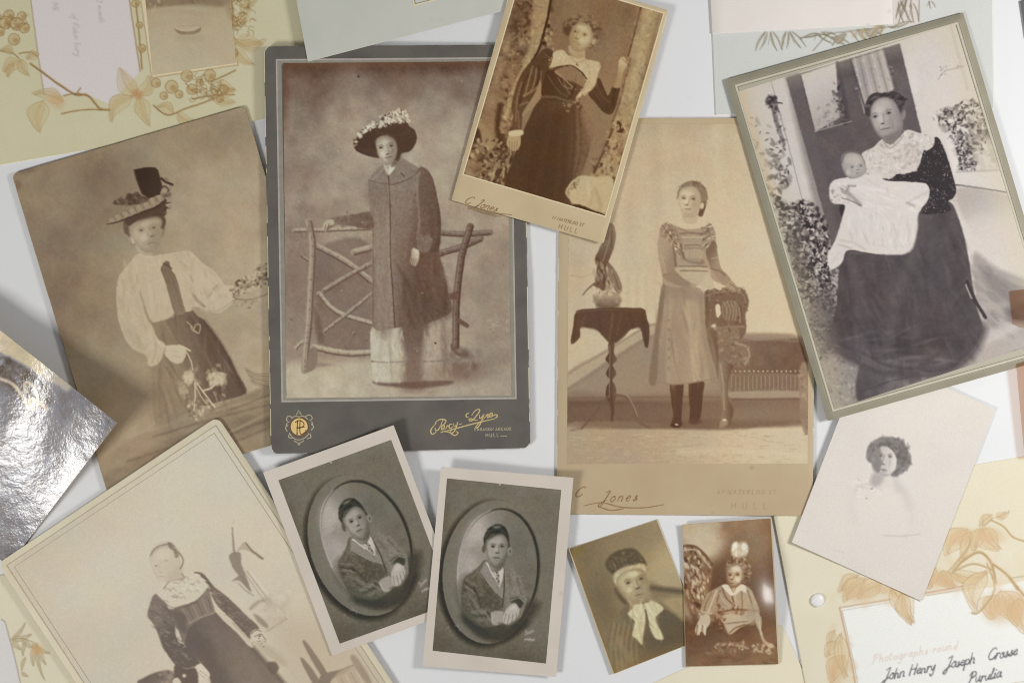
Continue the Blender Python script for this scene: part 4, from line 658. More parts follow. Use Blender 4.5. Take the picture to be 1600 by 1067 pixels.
    c.F('758.5 852 760 845 765 839 774 835.5 783 834.5 789 837.5 793.5 846 794 858 791.5 868 786 880 776 886.5 767 881.5 761 869', (760, 855, .6, 794, 862, .52), 0.37, 1.1); c.P('761 841 770 836 780 835 772 838 764 843', .3, 1.2, .7)
    c.E(779, 842, 8, 4, .6, 0, .8, .6); c.E(766.5, 863, 4, 6, .62, 0, .8, .6); c.E(785, 865, 3.6, 6, .6, 0, .8, .55); c.P('786 870 794 862 790 876 779 887 776 884', .38, 2.2, .65)
    c.E(755.6, 857, 2.6, 6, .36, 0, .35); c.E(796.6, 861, 3.0, 6.2, .54, 8, .35); c.E(797, 861, 1.2, 3.2, .34, 8, .5)
    feat(c, (770.5, 853.3), (784.5, 853.3), (777, 863.5), (770, 871.3), (781.5, 871.3), 2.6, .62, .42, .13, 1)
    c.L('766 881 776 887 786 880', 1.6, .36, 1.2, .6); c.L('760 843 758.8 856', 1.6, .36, 1.2, .6)
    # photographer's scrawl, retouching at the foot
    for st in pen('Snow', 819, 992, 3.4, -18, .4)+pen('portrait', 820, 999, 2.0, 6, .4):
        c.L(st, 1.0, .64, .6, .75, sm=False)
    c.D('698 975 720 975 722 985 700 985', 12, (.8, 2), (.46, .58), .5); c.E(781, 757, 1.2, 1, .75, 0, .4); c.E(711, 760, 8, 7, .42, 0, .6, .5)
    c.N(.02, 3, 76, None, 2, 2); c.warp(.35, 5, 37, .22)
    c.tint([(0, (18, 18, 15)), (.2, (50, 48, 42)), (.32, (82, 76, 62)), (.42, (112, 106, 92)), (.55, (144, 137, 127)), (.68, (182, 172, 162)), (.8, (212, 204, 194)), (1, (240, 236, 230))], 1.2, 0.46)
    c.E(769, 893, 75, 111, (.46, .45, .43), 6, .02, .07)
    c.mottle(.012, 30, 38)
    return c

def pr_gran():
    c = Can(880, 800, 1110, 1065, .48)
    c.G(890, 880, .455, 1060, 880, .58); c.E(1040, 895, 34, 34, .66, 0, .8, .7); c.E(1000, 830, 50, 20, .52, -20, .8, .6); c.E(930, 920, 26, 80, .44, -20, .8, .7); c.N(.03, 34, 81)
    c.P('1014 916 1040 918 1064 922 1070 930 1036 940 1080 980 1100 1010 1060 1010', .47, 4, .8); c.L('1018 918 1042 921 1072 924', 8, .36, 3, .8); c.L('1030 936 1055 945 1066 962', 6, .58, 4, .6); c.L('1036 950 1060 968', 8, .4, 5, .6)
    # dress
    c.P('981 940 968 960 952 975 946 990 944 1010 950 1060 1100 1040 1085 990 1060 965 1036 950 1015 940', (950, 1000, .47, 1060, 1000, .38), 2)
    for i in range(12):
        g = np.random.RandomState(300+i); x = 950+i*4; c.L(f'{x+6} {972+g.rand()*6} {x} {1005+g.rand()*10} {x+g.rand()*6} {1046}', 2.6, .56 if i % 2 else .42, 2, .6)
    c.P('968 955 984 945 992 960 984 975', .44, 2, .8); c.L('1000 1000 1040 995 1060 1000', 12, .36, 10, .5); c.D('948 990 990 990 1000 1040 955 1048', 24, (2, 5), (.44, .6), .4, 2.5, 80)
    # cap, hair, face
    c.P('946 882 950 872 958 864 972 858 989 856.5 1003 868 1010 880 1006 884 990 884 974 886 960 897 952 892', .33, 2.2); c.D('950 880 972 860 990 858 1006 874 1004 882 974 886 958 892', 50, (1, 3), [.3, .36, .44, .48], .6, 2); [c.L(f'{950+i*6} {876-i*2} {956+i*6} {888-i*2}', 1.3, .56, .9, .5) for i in range(4)]
    c.P('962 918 968 926 980 940 976 944 966 934 960 922', .38, 2); c.P('958 902 962 893 974 886 990 882 1006 880.5 1009 888 1006 896 980 900 968 914 962 912', .67, 2); c.D('960 904 974 888 1004 882 1006 892 980 898 966 912', 40, (1, 2.2), [.66, .74, .8, .6], .5)
    c.F('963 910 970 896 982 890 1000 888 1008 894 1013 912 1010 930 1000 942 988 942 976 931', (966, 912, .68, 1012, 915, .58), 0.54, 1.3); c.E(990, 896, 10, 4, .76, 0, .7, .7); feat(c, (981.5, 910), (1002, 903.5), (996.5, 918.5), (993, 930.5), (1007, 927), 3.3, .69, .5, .3, 1)
    c.L('989 918 987 928', 1.4, .62, 1, .6); c.L('1004 914 1008 924', 1.3, .6, 1, .5); c.E(984, 921, 4, 4, .76, 0, .7, .6); c.P('1003 915 1013 912 1010 930 1002 938', .6, 3, .7); c.L('978 932 988 942 1000 942', 2, .58, 1.4, .7); c.P('980 934 990 944 1004 942 1006 950 990 952', .66, 1.5, .8)
    # bow
    c.P('981 959 988 950 993 944 1006 946 1009 958 1008 974 1005 992 1003 1007 995 998 988 992 991 978 992 970', .72, 1.3); c.P('1006 944 1014 940 1020 938 1037 949 1030 958 1024 966 1030 980 1037 996 1030 999 1022 995 1016 982 1012 964', .71, 1.3); c.D('984 955 1006 948 1004 1002 990 992', 20, (.8, 2), [.62, .8, .8], .4, 6, 80, .7); c.D('1010 945 1034 948 1026 966 1032 994 1018 980', 20, (.8, 2), [.6, .8, .78], .4, 6, 65, .7); c.L('1006 946 1010 960 1012 976', 3, .4, 1.3, .8); c.L('986 962 996 966 1000 985', 2, .66, 1.4, .7); c.L('1018 950 1026 956', 2, .66, 1.4, .7); c.L('1018 966 1026 990', 2, .68, 1.4, .6); c.L('992 998 1003 1007', 1.4, .5, .8, .6); c.E(1006, 948, 4, 4, .7, 0, .5, .8)
    c.N(.016, 3, 84, None, 2, 2); c.warp(.5, 5, 47, .22)
    c.tint([(0, (52, 42, 28)), (.36, (96, 84, 64)), (.46, (126, 110, 82)), (.56, (150, 132, 100)), (.66, (178, 162, 126)), (.76, (208, 198, 160)), (.88, (226, 218, 186)), (1, (240, 234, 210))], 1.1, 0.55)
    c.mottle(.02, 24, 48)
    c.L('888 857 958 1052', 8, (.50, .40, .22), 6, .5); c.L('958 1050 1098 996', 10, (.55, .42, .24), 8, .4); c.E(900, 862, 14, 8, (.48, .42, .2), -20, .7, .5)
    return c

def pr_child():
    c = Can(1055, 800, 1225, 1050, .42)
    c.G(1100, 815, .52, 1150, 900, .4); c.E(1098, 850, 34, 26, .68, -15, .5, .9); c.P('1060 818 1120 812 1116 830 1062 845', .66, 6, .8); c.E(1185, 850, 24, 36, .54, 0, .8, .7); c.P('1125 880 1136 880 1136 920 1112 930 1112 890', .36, 6, .8); c.N(.03, 24, 91)
    # cane chair
    ch = '1062 855 1080 852 1096 860 1108 874 1114 886 1108 920 1100 950 1090 965 1070 930 1062 900'
    c.P(ch, .45, 2); c.D(ch, 150, (1, 2.6), [.28, .36, .55, .66, .72, .48], .75, 2.2, 75); c.L('1062 854 1082 852 1098 862 1113 882', 3, .34, 1.2, .8); c.L('1066 860 1084 858 1096 868 1110 886', 2.4, .7, 1, .7); c.D('1075 880 1100 880 1098 945 1085 945', 50, (1, 2.2), [.74, .3, .64], .7, 2.4, 80); c.P('1064 930 1074 945 1082 975 1064 985', .6, 3, .7)
    # bench
    c.P('1060 965 1100 975 1220 972 1220 1048 1060 1048', (1080, 985, .36, 1100, 1045, .46), 6); c.D('1070 990 1210 990 1210 1045 1072 1045', 60, (2, 6), (.32, .46), .4, 3, 0); c.L('1118 1008 1140 1004 1160 1009', 4, .56, 2, .7); c.L('1140 1006 1164 1010', 3, .64, 1.4, .7); c.D('1116 1002 1166 1002 1166 1016 1118 1016', 26, (1, 2.4), [.62, .5, .7, .38], .7); c.D('1176 1008 1206 1008 1206 1022 1178 1020', 24, (1, 2.4), [.66, .4, .72], .7); c.D('1110 1014 1150 1016 1140 1026 1106 1024', 16, (1, 2.4), (.44, .56), .6)
    # smock
    c.P('1131 914 1142 919 1157 912 1172 919 1180 934 1185 948 1186 962 1176 970 1158 978 1140 991 1131 976 1120 960 1108 960 1094 956 1099 940 1106 928 1118 919', (1100, 940, .56, 1180, 940, .62), 1.2)
    c.P('1118 920 1128 918 1124 940 1112 958 1095 956 1104 930', .58, 1.5, .9); [c.L(p, 2, v, 1, .75) for p, v in (('1112 926 1104 940 1100 955', .44), ('1120 922 1112 942 1106 957', .72), ('1125 922 1120 940', .42), ('1128 918 1136 935 1148 946', .36), ('1124 926 1134 942 1150 950', .64), ('1146 918 1150 940 1150 956', .66), ('1142 920 1146 940', .36), ('1158 922 1160 944 1158 956', .46), ('1168 922 1174 940 1178 955', .44), ('1096 954 1106 957 1112 958', .68))]
    c.D('1120 945 1158 945 1158 962 1122 962', 34, (1, 2.6), [.3, .4, .56, .62], .6); c.L('1122 956 1150 952 1184 954', 2.6, .34, 1.2, .7); c.P('1168 945 1184 946 1186 962 1178 976 1168 970', .6, 2, .7)
    c.P('1132 962 1150 959 1166 966 1172 972 1156 980 1142 990 1134 980', .64, 1.2); c.L('1134 974 1152 972 1168 970', 2, .42, 1, .7); c.L('1140 988 1150 980 1164 975', 2, .36, 1, .7); c.D('1112 960 1132 960 1134 985 1116 982', 20, (1, 2.6), [.32, .52, .62, .4], .7)
    c.P('1092 968 1098 960 1108 960 1110 972 1104 982 1102 992 1096 986 1090 992 1086 984', .66, 1); [c.L(f'{1090+i*4} 976 {1088+i*4.4} 991', 1.3, .8 if i % 2 else .36, .7, .7) for i in range(4)]
    c.P('1184 958 1190 966 1190 985 1196 1000 1206 1006 1202 1010 1192 1002 1186 985 1180 970', .62, 1); c.E(1204, 1008, 6, 3.4, .66, 15, .4); c.L('1186 970 1190 990', 2, .74, 1, .6)
    c.P('1128 914 1138 913 1146 926 1154 914 1164 914 1166 926 1158 922 1150 928 1142 930 1134 922', .74, 1)
    # head and bow
    c.P('1134 886 1137 876 1144 871 1157 869 1168 877 1173 892 1170 904 1163 911 1140 905', .46, 1.4); c.D('1134 884 1144 871 1158 869 1170 880 1172 902 1162 908 1160 888 1146 880', 60, (1, 2.4), [.34, .46, .6, .68], .7, 1.8)
    c.F('1135.5 895 1138 885 1146 881 1155 881 1161.5 890 1161 904 1153 915 1144 917.5 1137 908', (1137, 900, .58, 1160, 898, .67), 0.42, 1); c.E(1150, 889, 6, 4, .78, 0, .7, .7); feat(c, (1140.5, 898), (1152.5, 897.5), (1143, 904.5), (1138.5, 910.5), (1146.5, 911), 2.0, .66, .47, .24, 1); c.E(1153, 905, 4, 4, .8, 0, .7, .7); c.L('1138 910 1146 917 1155 914', 1.6, .46, 1, .7)
    c.P('1143 866 1143 855 1146 848 1151 846 1156 849 1161 846 1166 848 1169 855 1168 864 1163 869 1150 870', .7, 2.4); c.P('1154 848 1158 848 1159 870 1152 870', .64, 2.4, .6); c.D('1144 850 1168 849 1166 866 1146 866', 18, (1, 2), [.6, .84, .9, .68], .5, 1.8, 80); c.E(1148.5, 853, 3.6, 5, .86, 10, .7, .7); c.E(1163.5, 854, 3.6, 5, .86, -10, .7, .7); c.E(1156, 862, 3, 2.6, .7, 0, .5, .8)
    c.N(.018, 3, 94, None, 2, 2); c.warp(.5, 4, 57, .22)
    c.tint([(0, (48, 26, 12)), (.3, (90, 58, 34)), (.42, (124, 92, 64)), (.54, (154, 126, 98)), (.66, (188, 168, 138)), (.78, (216, 204, 180)), (1, (246, 240, 228))], 1.18, 0.5)
    c.mottle(.03, 24, 58)
    return c

def pr_pale():
    c = Can(-10, 640, 700, 1412, .775)
    c.G(60, 880, .75, 330, 760, .79); c.E(170, 900, 90, 60, .8, -30, .8, .6); c.E(380, 760, 90, 60, .785, 0, .8, .5); c.E(330, 900, 100, 50, .77, 0, .8, .5); c.N(.012, 70, 101)
    c.P('420 960 560 1000 640 1150 470 1150 440 1040', .72, 20, .7)
    # plant and stand
    c.P('358 867 366 862 376 864 377 880 384 898 392 922 386 918 378 905 366 890 360 878', .56, 1.2, .9); c.P('370 862 382 846 392 856 404 866 396 864 380 858', .66, 1.4, .8); c.L('363 824 364 842 366 864', (2, 4), .56, 1, .8); c.L('384 848 396 862 410 872', (2, 4), .5, 1, .8); c.L('366 812 364 818', 1.2, .66, .8, .6); c.P('362 908 376 898 384 908 392 924 380 912 372 906', .56, 1.2, .85); c.L('372 910 384 922 396 930', 2.4, .6, 1.2, .7)
    for p, v in (('386 892 410 924 422 940', .62), ('392 894 414 922 426 936', .86), ('380 890 404 926 418 944', .64)):
        c.L(p, 1.6, v, .9, .8)
    c.L('392 950 404 940 420 936', 5, .6, 2.4, .8); c.D('404 934 440 926 448 970 420 984 398 964', 40, (2, 5), (.68, .82), .45); c.P('396 958 410 966 420 978 414 980 402 970', .55, 2, .8); c.L('416 986 432 976 448 966', 2, .62, 1, .7); c.L('418 940 440 950 446 968', 3, .7, 2, .5); c.P('398 996 420 1008 440 1022 450 1040 430 1034 404 1012', .68, 4, .8)
    c.D('426 918 450 920 452 950 430 950', 14, (2, 5), (.7, .84), .4)
    # chair at the corner of the card
    c.P('474 1006 480 1004 510 1048 508 1056 500 1052', .47, 1, .95); c.P('470 1032 476 1030 498 1060 500 1075 492 1072', .47, 1, .9); c.P('500 1056 512 1050 530 1046 552 1038 540 1050 520 1060 512 1075 498 1075', .46, 1, .95); c.P('520 1060 560 1040 590 1100 540 1100', .68, 2, .8); [c.L(f'{524+i*8} {1062-i*4} {545+i*8} {1100-i*4}', 2, .6 if i % 2 else .8, 1.2, .7) for i in range(6)]; c.P('548 1030 556 1024 580 1062 572 1066', .55, 2, .7)
    # skirt
    c.P('293 980 312 966 335 956 350 964 364 974 380 992 396 1012 424 1044 446 1070 510 1180 470 1250 390 1262 345 1200 330 1070 318 1040 300 1024 288 1006', (300, 1030, .43, 410, 1030, .51), 1.4); c.L('330 975 355 1020 400 1100', 22, .52, 16, .6); c.L('306 1000 335 1040 360 1100', 16, .39, 12, .6); c.L('364 980 400 1030 440 1090', 10, .46, 7, .6); c.L('395 1012 424 1044 450 1076', 7, .38, 4, .8); c.N(.02, 14, 104, '293 980 335 956 396 1012 446 1070 330 1070')
    c.P('416 1036 430 1034 436 1044 426 1052', .36, 1.6, .9)
    # bodice, sleeves
    c.P('239 932 258 945 270 951 304 939 323 918 332 942 335 957 314 966 294 982 288 1004 278 990 262 952', (250, 950, .5, 330, 950, .54), 1.2); [c.L(f'{284+i*8} {948-i*3} {296+i*7} {972-i*4}', 1.6, .42 if i % 2 else .64, 1, .7) for i in range(6)]; c.L('274 950 290 946 306 940', 3, .42, 1.5, .8); c.L('290 976 312 964 334 957', 2, .64, 1, .7); c.P('268 955 290 960 292 985 282 985', .43, 3, .8)
    c.P('239 931 247 928 256 936 263 950 272 972 280 998 292 1012 306 1028 312 1036 300 1042 288 1043 274 1038 262 1022 254 1010 246 988 238 972 231 963 232 952', (234, 960, .52, 280, 990, .42), 1.2); c.P('274 978 281 990 284 1002 280 1004 274 990', .78, 1.2, .9)
    c.P('304 895 314 896 322 901 336 917 350 928 364 940 386 962 405 980 398 992 390 997 378 984 366 971 352 958 339 945 331 930 326 914', (320, 915, .47, 395, 985, .45), 1.2); c.P('334 950 346 960 364 974 384 996 396 1010 388 1008 370 988 348 968', .8, 1.2, .9)
    for q in ('239 934 256 938 272 972 290 1012 308 1034 286 1042 262 1020 246 988 232 962', '312 900 336 918 364 942 402 980 390 995 366 970 338 942'):
        c.D(q, 80, (.8, 1.8), [.4, .45, .56, .62], .5, 3.4, 25, .5); c.D(q, 50, (.5, 1.0), [.36, .66], .5, 4, -20, .5)
    # lace
    lc = '246 929 252 920 260 909 272 907 284 905 292 898 303 894 316 902 324 916 316 928 304 937 286 944 270 948 258 940'
    c.P(lc, .78, 1); 
    for i in range(34):
        g = np.random.RandomState(500+i); x = 254+g.rand()*60; y = 905+g.rand()*34-(x-254)*.12
        c.L(f'{x} {y} {x+4} {y-3+g.rand()*3} {x+8} {y+g.rand()*3}', 1.3, .6 if i % 3 else .88, .8, .7)
    c.L('256 920 264 908 276 905 286 904', 1.8, .52, .9, .8); c.L('304 894 316 896 324 906 330 918', 2.2, .46, 1, .8); c.L('246 930 258 941 270 949 290 944', 1.6, .56, 1, .7)
    # head, washed out
    c.P('234 868 240 858 250 852 264 849 275 858 282 872 283 888 280 902 262 908 250 906 242 894 236 882', (238, 880, .765, 282, 880, .735), 2, .9); c.E(256, 866, 10, 7, .8, 0, .8, .6); c.P('262 898 282 884 282 902 264 908', .7, 4, .6); c.P('234 872 236 862 243 853 254 848 266 847 276 855 282 866 276 864 266 856 254 855 243 862', .68, 2, .75); c.L('235 867 240 859 248 853 256 851 264 849', 2, .56, .9, .85); c.P('262 847 268 848 275 856 278 868 274 871 271 860 264 854', .52, 1.2, .9); c.D('264 848 278 858 277 870 270 862', 14, (1, 1.8), [.44, .6, .7], .6); c.L('275 860 284 868 286 878 282 888', 2, .5, .9, .85); c.E(244, 883.5, 2.2, 1.5, .6, 0, .5, .9); c.E(260, 875.5, 2.6, 1.3, .66, 0, .5, .8); c.L('251 876 248 890 250 893', 1.4, .7, 1, .6); c.E(252, 894, 2, 1, .66, 0, .5, .7); c.L('249 900 256 900', 1.4, .64, .8, .7); c.L('242 894 250 907', 1.6, .68, 1.2, .6); c.L('284 896 288 902', 2.6, .58, 1.2, .8); c.L('238 868 236 880 242 894', 1.5, .71, 1.2, .6)
    # hands, chair arm
    c.P('306 1041 314 1037 322 1044 328 1054 320 1061 308 1058', .8, .9); c.L('312 1046 324 1056', 1.2, .6, .7, .7); c.L('310 1050 320 1059', 1.2, .6, .7, .7); c.P('391 990 398 983 408 984 414 994 404 1000 394 999', .79, .9); c.L('392 990 400 984 408 986', 1.4, .4, .8, .8); c.L('398 994 408 990 414 998', 1.3, .42, .8, .8); c.D('394 996 416 994 414 1012 398 1010', 16, (.8, 1.6), [.36, .56, .8], .7)
    c.P('214 1070 222 1060 242 1050 262 1046 272 1050 280 1066 300 1180 260 1190 222 1130', (230, 1060, .44, 270, 1060, .56), 1.6); c.D('244 1052 268 1050 276 1070 250 1072', 16, (1.4, 3), [.5, .66, .42], .6); c.P('272 1040 290 1044 306 1044 308 1070 280 1080', .4, 1.5); c.E(288, 1055, 3, 3, .74, 0, .5); c.P('270 1062 278 1058 284 1070 272 1075', .76, 1)
    c.N(.01, 3, 107, None, 2, 2); c.warp(.5, 5, 67, .22)
    c.tint([(0, (58, 48, 42)), (.4, (108, 96, 86)), (.5, (132, 118, 106)), (.6, (158, 144, 126)), (.7, (188, 176, 156)), (.79, (208, 199, 179)), (.9, (222, 216, 198)), (1, (240, 236, 222))], 1.1, 0.78)
    c.mottle(.016, 60, 68)
    c.L('480 1000 620 1150', 120, (.74, .64, .52), 70, .35)
    return c

def pr_gloss():
    c = Can(-260, 440, 200, 900, .5)
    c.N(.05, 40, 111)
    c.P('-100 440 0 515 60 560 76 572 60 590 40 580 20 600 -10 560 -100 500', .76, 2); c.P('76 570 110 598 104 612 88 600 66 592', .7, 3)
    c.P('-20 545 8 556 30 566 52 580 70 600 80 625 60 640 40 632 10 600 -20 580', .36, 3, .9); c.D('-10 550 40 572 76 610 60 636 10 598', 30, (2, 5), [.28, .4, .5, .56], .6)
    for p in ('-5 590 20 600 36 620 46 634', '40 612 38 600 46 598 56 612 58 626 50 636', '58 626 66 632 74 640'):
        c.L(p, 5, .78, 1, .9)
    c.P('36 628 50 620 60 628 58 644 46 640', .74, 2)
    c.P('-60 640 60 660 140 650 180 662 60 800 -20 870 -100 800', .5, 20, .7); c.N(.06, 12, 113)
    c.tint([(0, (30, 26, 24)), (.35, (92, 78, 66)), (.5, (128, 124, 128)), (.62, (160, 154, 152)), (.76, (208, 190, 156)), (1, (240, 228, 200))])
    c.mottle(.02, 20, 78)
    return c

CRM = (203/255, 196/255, 164/255)
def pg_tl():
    c = Can(-60, -80, 500, 290, 0); c.A = np.tile(np.array(CRM, np.float32), (c.h, c.w, 1)); ln = (.50, .37, .21); fl = (.77, .68, .48); g = np.random.RandomState(4)
    c.A += vnoise(c.h, c.w, 60, 120, 3)[..., None]*np.array([.012, .008, .02])
    c.P('47 -60 195 -60 203 5 219 112 204 128 190 142 168 162 130 146 100 150 69 148 60 90 48 0', (.835, .805, .795), .8, 1, False); c.L('46 -60 48 0 60 90 69 148', 1.4, (.58, .48, .36), .6, .8, False); c.L('202 0 211 60 219 112', 1.8, (.58, .46, .30), .7, .8, False)
    for t, x, y, s in (('Mk', 82, 4, 4.4), ('from', 112, -24, 4.2), ('of Robin bury', 112, 22, 4.6), ('and of 2 month', 148, -34, 4.4)):
        for st in pen(t, x, y, s, 84, .3, .25, .25, 3):
            c.L(st, .9, (.66, .62, .60), .6, .7, sm=False)
    # mounted lake view
    c.P('216 -60 220 0 237 122 372 102 357 0 350 -60', (.86, .80, .66), .7, 1, False); c.L('220 0 237 122 372 102 358 0', 1, (.52, .40, .26), .6, .8, False)
    # twigs, leaves, berries
    for p, w in (('48 100 70 116 92 132 118 148 134 148 146 158 156 170 172 172', 3.4), ('100 150 120 146 134 150', 2), ('96 178 130 172 160 172', 2), ('30 84 48 82 58 88', 2), ('118 148 126 138', 2), ('0 80 20 84 30 92', 1.6), ('240 165 262 180 290 170 320 160 352 146', 2.4), ('300 155 330 150 366 148', 2), ('352 70 364 40 362 0', 3), ('212 0 218 60 222 108', 2.4), ('330 128 352 118 368 110', 2.4), ('290 130 305 145 320 140', 1.4)):
        c.L(p, w, ln, .7, .85); c.L(pts(p, True, False)+[.5, -.8], w*.35, (.86, .74, .54), .6, .6, sm=False)
    for a in ((66, 158, 60, 206, 34, .1), (98, 160, 50, 146, 20, .1), (212, 150, 186, 106, 26, -.1), (214, 150, 232, 118, 20, .2), (206, 152, 172, 190, 26, .2), (216, 152, 232, 196, 24, .0), (270, 178, 244, 166, 16, .2), (276, 176, 304, 188, 16, .2), (30, 96, 4, 112, 22, .1), (32, 94, 44, 118, 16, .1), (20, 100, 10, 120, 12, 0), (366, 70, 408, 68, 18, -.15), (366, 76, 396, 100, 16, .1), (364, 60, 414, 60, 12, .25), (366, 140, 340, 160, 14, .1), (340, 128, 366, 140, 18, .1), (362, 40, 386, 10, 18, .1), (364, 30, 350, 60, 12, .1), (372, 10, 400, -4, 14, .1), (20, 84, 0, 78, 14, .2), (60, 86, 40, 92, 14, .1), (330, 150, 366, 158, 14, .1)):
        leaf(c, *a[:5], fl, ln, .32, a[5], 7, .6); leaf(c, a[0]+2, a[1]-1, a[2]+3, a[3]+2, a[4]*.62, fl, ln, .26, a[5]+.12, 4, .55)
    c.E(214, 148, 9, 7, (.72, .52, .34), 30, .5, .6); c.E(88, 158, 14, 10, (.78, .60, .42), 40, .6, .4)
    for x, y, r in ((14, 24, 8), (34, 26, 7), (280, 148, 6), (256, 150, 6), (336, 142, 6), (22, 62, 9), (8, 36, 10), (26, 38, 10), (38, 44, 8), (0, 50, 7), (244, 130, 7), (268, 136, 10), (292, 119, 9), (300, 140, 8), (328, 118, 9), (350, 140, 7), (222, 76, 6), (218, 40, 5), (212, 6, 6), (312, 130, 6), (366, 84, 6)):
        c.E(x, y, r, r, (.74, .65, .46), 0, .12, .6); c.L([[x+r*math.cos(t), y+r*math.sin(t)] for t in np.linspace(0, 6.3, 14)], 1, ln, .5, .8); c.E(x+r*.3, y+r*.2, r*.5, r*.5, (.60, .46, .28), 0, .5, .5); c.D([[x-r, y-r], [x+r, y-r], [x+r, y+r], [x-r, y+r]], 5, (.6, 1.2), [0], 0)
    for i in range(150):
        x, y = (352+g.rand()*40, -20+g.rand()*70) if i < 76 else ((-10+g.rand()*56, 20+g.rand()*30) if i < 100 else (300+g.rand()*50, 120+g.rand()*40))
        t = g.rand()*6; c.L(f'{x} {y} {x+5*math.cos(t)} {y+5*math.sin(t)} {x+9*math.cos(t+.8)} {y+9*math.sin(t+.8)}', 1, ln, .5, .6)
    c.warp(.5, 5, 9, .35); return c
def pr_lake():
    c = Can(212, -60, 378, 128, .62)
    c.G(290, -20, .5, 296, 60, .66); c.P('216 -60 360 -60 358 6 300 8 240 13 222 10', .36, 3); c.D('222 0 260 -8 262 8 226 14', 40, (1, 3), [.3, .4, .55, .62], .7); c.D('280 -10 320 -14 318 4 284 6', 30, (1, 3), [.26, .4, .6], .8); c.P('256 -10 284 -14 284 8 258 8', .34, 2, .8); c.P('345 -20 358 -20 362 30 352 12', .42, 5, .7)
    for y, v in ((16, .68), (24, .58), (30, .64), (38, .6)):
        c.L(f'240 {y} 280 {y-4} 320 {y+1}', 4, v, 3, .6)
    c.P('272 44 280 48 292 50 306 48 314 42 312 50 302 54 286 55 276 51', .34, .8); c.L('274 45 290 48 312 43', 2, .74, .8, .9); c.L('278 41 296 41 312 40', 1.2, .5, .8, .8); c.P('276 56 312 54 316 64 280 64', .56, 4, .7)
    c.G(300, 60, .64, 300, 120, .7, .4); c.N(.02, 20, 131); c.warp(.6, 5, 19, .4)
    c.tint([(0, (60, 40, 24)), (.4, (128, 106, 80)), (.6, (180, 164, 134)), (.7, (198, 184, 156)), (1, (238, 228, 206))]); c.mottle(.015, 30, 79)
    return c
def pg_tr():
    c = Can(1100, -70, 1562, 190, 0); c.A = np.tile(np.array([.81, .815, .795], np.float32), (c.h, c.w, 1)); c.A += vnoise(c.h, c.w, 60, 140, 3)[..., None]*.008
    ln = (.44, .40, .33); fl = (.68, .63, .52)
    c.P('1394 -70 1436 -70 1436 40 1394 40', (.845, .81, .79), .8, 1, False); c.L('1436 -70 1436 34', 1.4, (.5, .44, .42), .6, .8, False)
    for a in ((1196, 50, 1180, 80, 7), (1204, 50, 1214, 80, 7), (1228, 50, 1222, 78, 8), (1234, 50, 1252, 76, 7), (1276, 52, 1250, 62, 5), (1276, 53, 1300, 68, 6), (1284, 50, 1306, 62, 6), (1300, 58, 1320, 70, 14), (1320, 52, 1300, 72, 12), (1350, 45, 1376, 62, 14), (1340, 46, 1356, 66, 12), (1380, 40, 1360, 58, 10), (1404, 4, 1412, 36, 7), (1412, 0, 1400, 30, 6), (1424, 6, 1428, 36, 6), (1420, -10, 1414, 14, 6), (1452, 2, 1454, 14, 4), (1390, 44, 1420, 36, 6)):
        leaf(c, *a[:4], a[4]*.42, fl, ln, .6, .06, 1, .6); leaf(c, a[0]+3, a[1], a[2]+7, a[3]-2, a[4]*.3, fl, ln, .5, -.08, 0, .6); c.L([[a[0], a[1]], [a[0]-4, a[1]+(a[3]-a[1])*.7]], .8, ln, .5, .6, sm=False)
    for p in ('1250 60 1290 54 1320 50 1394 42', '1270 80 1290 58 1300 52', '1400 -20 1410 10 1424 36', '1424 -20 1412 10 1404 36', '1330 50 1342 66'):
        c.L(p, 1.3, ln, .6, .8)
    c.D('1320 48 1392 40 1384 58 1330 66', 16, (2, 4), [(.72, .64, .44), (.68, .60, .50)], .5); c.warp(.5, 5, 29, .35)
    return c
